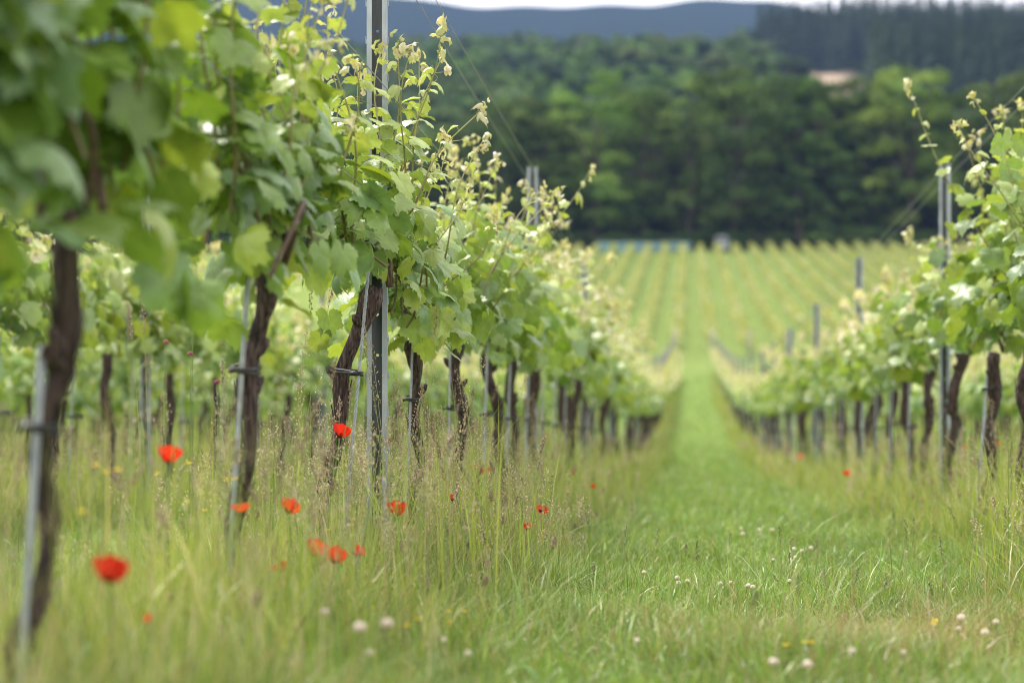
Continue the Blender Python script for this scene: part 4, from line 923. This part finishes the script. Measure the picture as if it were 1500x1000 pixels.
# ------------------------------------------------------------------ trees
def tree_meshes(seed, H=26., W=6.5, base=0.22, lobes=46, per=120, leaf=0.42, cols=((0.072, 0.120, 0.027), (0.098, 0.150, 0.035), (0.054, 0.092, 0.023)), shape='round'):
    rng = RS(seed); mb = MB(); tr = MB(); cols = np.array(cols); cent = []
    for i in range(lobes):
        v = rng.uniform(0, 1); zc = base + (1 - base) * v
        prof = math.sin(math.pi * (0.14 + 0.76 * v)) ** 0.55 if shape == 'round' else (1 - v) ** 0.8 + 0.05
        a = rng.uniform(0, 6.28); rr = W * prof * (0.45 + 0.5 * rng.uniform() ** 0.5)
        cent.append((math.cos(a) * rr * 0.9, math.sin(a) * rr * 0.9, zc * H * 0.93))
    for i, c in enumerate(cent):
        R = W * rng.uniform(0.22, 0.40); cc = cols[rng.randint(len(cols))] * rng.uniform(0.75, 1.3)
        n = per; d = norm(rng.normal(0, 1, (n, 3))); d[:, 2] = np.where(d[:, 2] < -0.3, -d[:, 2] * .6, d[:, 2])
        P0 = np.array(c) + d * R * np.array([1, 1, 0.72]) * rng.uniform(0.55, 1.08, (n, 1)) ** 0.7
        nn = norm(d + rng.normal(0, 0.55, (n, 3))); U = norm(np.cross(nn, rng.normal(0, 1, (n, 3)))); Wv = np.cross(nn, U); s = leaf * rng.uniform(0.55, 1.2, (n, 1))
        V = np.stack([P0 - U * s, P0 - Wv * s * .6, P0 + U * s, P0 + Wv * s * .6], 1); b = (np.arange(n) * 4)[:, None]
        ccs = cc * rng.uniform(0.8, 1.2, (n, 1))
        mb.add(V.reshape(-1, 3), quads=b + np.array([[0, 1, 2, 3]]), col=np.repeat(ccs, 4, 0))
    t = np.linspace(0, 1, 9); P = np.stack([0.5 * np.sin(t * 3 + seed), 0.4 * np.sin(t * 4), -0.5 + H * 0.8 * t], -1)
    tube(tr, P, 0.42 * (1.15 - t), 9, rough=0.06, rng=rng)
    for i in range(12):
        c = np.array(cent[rng.randint(len(cent))]); z0 = c[2] * rng.uniform(0.55, 0.8); s0 = np.array([0, 0, z0])
        tube(tr, [s0, (s0 + c) / 2 + np.array([0, 0, 0.6]), c], [0.18, 0.12, 0.05], 5)
    zs = np.concatenate(mb.v)[:, 2]; k_ = H / np.percentile(zs, 99.3)
    for a_ in mb.v: a_[:, 2] *= k_
    return mb.mesh('crown', M['tree_leaf'], False), tr.mesh('trunk', M['tree_bark'])
TV = [tree_meshes(500 + i, H=h, W=w, base=b) for i, (h, w, b) in enumerate([(26, 7.0, .12), (26, 6.0, .20), (26, 6.6, .10), (26, 5.4, .24), (26, 7.6, .15)])]
LT = [tree_meshes(520 + i, H=26, W=7.2, base=.12, cols=((0.15, 0.22, 0.04), (0.11, 0.18, 0.035), (0.17, 0.24, 0.05))) for i in range(2)]
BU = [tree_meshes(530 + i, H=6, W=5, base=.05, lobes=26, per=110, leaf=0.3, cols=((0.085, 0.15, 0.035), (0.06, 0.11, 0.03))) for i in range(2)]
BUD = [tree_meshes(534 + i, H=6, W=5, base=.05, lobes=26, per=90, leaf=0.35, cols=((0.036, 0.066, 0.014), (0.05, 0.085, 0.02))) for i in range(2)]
def tree(x, Y, H, wsc, var, label, cat='tree', name='broadleaf_tree', group='broadleaf trees at the top of the far field', h0=26., rz=0.):
    r = empty(name, (x, Y, gzf(x, Y)), rz); r.scale = (wsc, wsc, H / h0); tag(r, label, cat, group)
    link('trunk', var[1], r); link('crown', var[0], r); return r
rt = RS(31)
TL = [(20, 215, 1.0, 0, 'tree at the far left glimpsed behind the nearest vines'), (110, 205, 1.0, 1, 'dark tree hidden behind the nearest vine leaves'), (200, 215, 1, 2, 'dark tree behind the bent cane vine'), (290, 200, 1, 3, 'dark tree behind the lichen covered vine'),
      (380, 205, 1, 4, 'dark tree behind the gap left of the sharp vine'), (455, 215, 1, 0, 'dark tree just left of the leaning vine'), (530, 200, 1, 1, 'dark tree behind the leaning vine'), (600, 195, 1.0, 2, 'dark tree directly behind the sharp vine canopy'),
      (665, 190, 1.0, 3, 'dark tree left of the second left post'), (730, 175, 1.0, 4, 'rounded dark tree just left of the second left post'), (795, 150, .95, 1, 'dark tree right behind the second left post'),
      (872, 118, 1.15, 5, 'broad lighter green round tree right of the second left post'), (945, 138, .9, 0, 'dark tree between the broad light tree and the tallest middle one'), (1010, 118, 1.0, 2, 'tall dark tree left of the aisle axis'),
      (1078, 110, 1.05, 4, 'tallest dark tree at the middle of the line'), (1140, 116, .95, 2, 'dark tree just left of the beige field'), (1205, 122, 1.05, 2, 'lower dark tree in front of the beige field'),
      (1172, 120, .9, 3, 'narrow dark tree in front of the left end of the beige field'), (1268, 128, .95, 2, 'dark tree just right of the beige field'), (1335, 104, 1.1, 6, 'broad bright green tree at right, lightest crown of the line'), (1402, 142, .85, 0, 'dull tree between the bright tree and the right edge'),
      (1462, 120, 1.05, 1, 'dull green tree above the right row near the edge'), (1530, 110, 1.1, 4, 'tree just beyond the right edge')]
allv = TV + LT
for i, (px, pyt, w, v, lab) in enumerate(TL):
    Y = 306 + rt.uniform(-3, 6); x, _, zt = at(px, pyt, Y); tree(x, Y, zt - gzf(x, Y) + 0.3, w, allv[v], lab, rz=rt.uniform(0, 6.28))
for px, pyt in [(1180, 126), (1212, 124), (1243, 122)]:
    Y = 316 + rt.uniform(-2, 2); x, _, zt = at(px, pyt, Y); tree(x, Y, zt - gzf(x, Y), 1.0, TV[4], 'dark tree in the second line behind the foremost trees', group='trees of the second line', rz=rt.uniform(0, 6.28))
for i in range(24):                                     # second line filling the gaps
    px = 30 + i * 64 + rt.uniform(-12, 12); pyt = 205 if px < 700 else 160 + rt.uniform(-10, 14); Y = 322 + rt.uniform(-3, 6); x, _, zt = at(px, pyt, Y)
    tree(x, Y, zt - gzf(x, Y), rt.uniform(0.9, 1.15), TV[rt.randint(5)], 'dark tree in the second line behind the foremost trees', group='trees of the second line', rz=rt.uniform(0, 6.28))
BL = [(1240, 334, 9, 1.35, 'low wide pale green bush at the foot of the trees right of centre'), (1120, 352, 5, 1.0, 'small dark bush under the tallest trees'), (980, 352, 5, 1.1, 'small bush under the trees left of the aisle axis'), (880, 348, 6, 1.1, 'bush under the broad light tree'),
      (800, 350, 6, 1.2, 'bush just right of the second left post'), (1330, 350, 5, 1.0, 'small bush under the bright green tree'), (1420, 348, 6, 1.2, 'bush under the dull trees at right'), (460, 355, 6, 1.2, 'bush behind the grey post left of the leaning vine'),
      (410, 352, 6, 1.2, 'bush seen between the second and third vines'), (330, 352, 6, 1.2, 'bush behind the bent cane vine'), (240, 352, 6, 1.3, 'bush behind the nearest leaves'), (1050, 355, 4.5, 1.0, 'small dark bush above the white van'), (930, 355, 4.5, 1.0, 'small dark bush above the teal netting')]
for i, (px, pyt, Hh, w, lab) in enumerate(BL):
    Y = 300 + rt.uniform(-1, 2); x, _, zt = at(px, pyt, Y); tree(x, Y, max(2.5, zt - gzf(x, Y)), w, BU[0 if i == 0 else rt.randint(2)], lab, 'bush', 'bush', 'bushes along the foot of the trees', 6.)

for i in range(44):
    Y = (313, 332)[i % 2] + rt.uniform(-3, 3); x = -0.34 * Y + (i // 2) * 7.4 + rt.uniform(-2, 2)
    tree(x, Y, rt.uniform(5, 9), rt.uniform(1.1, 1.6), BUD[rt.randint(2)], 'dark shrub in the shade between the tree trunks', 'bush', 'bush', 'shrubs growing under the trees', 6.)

# hillside woodland: the crowns one can tell apart, the rest as one mass
LOWT = [tree_meshes(540 + i, H=16, W=6.5, base=.1, lobes=22, per=46, leaf=1.0, cols=c_) for i, c_ in enumerate([((0.065, 0.11, 0.035), (0.08, 0.14, 0.035)), ((0.10, 0.165, 0.04), (0.08, 0.14, 0.035)), ((0.04, 0.068, 0.035), (0.05, 0.085, 0.035)), ((0.08, 0.12, 0.05), (0.11, 0.15, 0.06))])]
def in_clear(x, Y): return 0.042 * Y < x < 0.081 * Y and gzf(x, Y) / Y < 0.1295 and Y < 925
def in_conif(x, Y): return x > 0.078 * Y or (Y > 840 and x > 0.032 * Y)
cand = []
Y = 385.
while Y < 915:
    x = -0.42 * Y + rt.uniform(0, 10)
    while x < 0.24 * Y:
        if not in_clear(x, Y) and not in_conif(x, Y): cand.append((x + rt.normal(0, 2), Y + rt.normal(0, 4)))
        x += rt.uniform(9, 14)
    Y += 17
main = [c for c in cand if -0.20 * c[1] < c[0] < 0.05 * c[1]]
rt.shuffle(main); ind = main[:190]; rest = main[190:] + [c for c in cand if not (-0.20 * c[1] < c[0] < 0.05 * c[1])]
for (x, Y) in ind:
    v = rt.randint(4); tree(x, Y, rt.uniform(13, 20), rt.uniform(0.85, 1.3), LOWT[v],
         ['hazy dark green tree on the wooded hillside', 'hazy fresh green tree on the wooded hillside', 'hazy very dark tree on the wooded hillside', 'hazy greyish green tree on the wooded hillside'][v],
         group='trees on the hazy hillside', h0=16., rz=rt.uniform(0, 6.28))
def mesh_arrays(me):
    n = len(me.vertices); V = np.zeros(n * 3, np.float32); me.vertices.foreach_get('co', V); Cc = np.zeros(n * 4, np.float32); me.color_attributes['Col'].data.foreach_get('color', Cc)
    Q = np.zeros(len(me.loops), np.int32); me.loops.foreach_get('vertex_index', Q)
    return V.reshape(-1, 3), Q.reshape(-1, 4), Cc.reshape(-1, 4)[:, :3]
la = [mesh_arrays(v[0]) for v in LOWT]
m = MB()
for (x, Y) in rest:
    V, Q, Cc = la[rt.randint(4)]; a = rt.uniform(0, 6.28); s = rt.uniform(0.85, 1.3); ca, sa = math.cos(a) * s, math.sin(a) * s
    m.add(np.stack([V[:, 0] * ca - V[:, 1] * sa + x, V[:, 0] * sa + V[:, 1] * ca + Y, V[:, 2] * rt.uniform(.85, 1.2) + gzf(x, Y)], -1), quads=Q, col=Cc * rt.uniform(0.85, 1.15))
tag(m.build('woodland', M['tree_leaf'], smooth=False), 'hazy mixed woodland covering the hillside behind the nearer trees', 'woodland', kind='stuff')

# conifer plantation on the ridge at right
def conifer(seed, H=26., W=2.9):
    rng = RS(seed); mb = MB(); tr = MB(); n = 620
    v = rng.uniform(0, 1, n) ** 0.85; zc = H * (0.08 + 0.92 * v); a = rng.uniform(0, 6.28, n); rr = W * (1 - v) ** 0.75 * (0.65 + 0.35 * np.sin(zc * 3.1)) * rng.uniform(0.35, 1.1, n) + 0.08
    P0 = np.stack([np.cos(a) * rr, np.sin(a) * rr, zc], -1); o = np.stack([np.cos(a), np.sin(a), rng.uniform(-0.55, 0.25, n)], -1); U = norm(o); Wv = norm(np.cross(U, rng.normal(0, 1, (n, 3)) + [0, 0, 2])); s = rng.uniform(0.5, 1.0, (n, 1)) * (1.1 - 0.6 * v[:, None])
    V = np.stack([P0 - U * s, P0 - Wv * s * .45, P0 + U * s, P0 + Wv * s * .45], 1); b = (np.arange(n) * 4)[:, None]
    c = np.array([0.070, 0.110, 0.060]) * rng.uniform(0.6, 1.5, (n, 1)); mb.add(V.reshape(-1, 3), quads=b + np.array([[0, 1, 2, 3]]), col=np.repeat(c, 4, 0))
    tube(tr, [(0, 0, -0.5), (0, 0, H * 0.5), (0, 0, H * 0.97)], [0.32, 0.2, 0.04], 6)
    return mb.mesh('crown', M['tree_leaf'], False), tr.mesh('trunk', M['tree_bark'])
CV = [conifer(560 + i) for i in range(3)]
cf = []; Y = 640.
while Y < 1005:
    x = 0.09 * Y if Y < 850 else 0.034 * Y
    while x < 0.27 * Y:
        if not in_clear(x, Y): cf.append((x + rt.normal(0, 0.8), Y + rt.normal(0, 1.0)))
        x += rt.uniform(3.6, 5.6)
    Y += 8 if Y > 900 else 14
near = [c for c in cf if (c[1] > 925 and c[0] < 0.175 * c[1])]; rt.shuffle(near); near_i = near[:150]; rest = near[150:] + [c for c in cf if not (c[1] > 925 and c[0] < 0.175 * c[1])]
for (x, Y) in near_i:
    tree(x, Y, rt.uniform(25, 31), rt.uniform(0.9, 1.2), CV[rt.randint(3)], 'slim bluish conifer on the ridge at upper right', 'conifer', 'conifer_tree', 'conifers of the ridge plantation', 26., rt.uniform(0, 6.28))
ca_ = [mesh_arrays(v[0]) for v in CV]; m = MB()
for (x, Y) in rest:
    V, Q, Cc = ca_[rt.randint(3)]; m.add(V * np.array([1.1, 1.1, rt.uniform(.9, 1.15)]) + np.array([x, Y, gzf(x, Y)]), quads=Q, col=Cc * rt.uniform(0.8, 1.2))
tag(m.build('conifer_plantation', M['tree_leaf'], smooth=False), 'dense dark conifer plantation filling the slope at upper right', 'woodland', kind='stuff')

# ------------------------------------------------------------------ air
m = MB(); box(m, -1600, 1600, -60, 3400, -30, 520)
hz_m = bpy.data.materials.new('haze'); hz_m.use_nodes = True; nt = hz_m.node_tree; nt.nodes.clear()
ho = nt.nodes.new('ShaderNodeOutputMaterial'); hv = nt.nodes.new('ShaderNodeVolumePrincipled')
hv.inputs['Color'].default_value = (0.26, 0.36, 0.80, 1); hv.inputs['Density'].default_value = 0.00011; hv.inputs['Anisotropy'].default_value = 0.0
nt.links.new(hv.outputs['Volume'], ho.inputs['Volume'])
hz = m.build('haze', hz_m, smooth=False); tag(hz, kind='stuff')
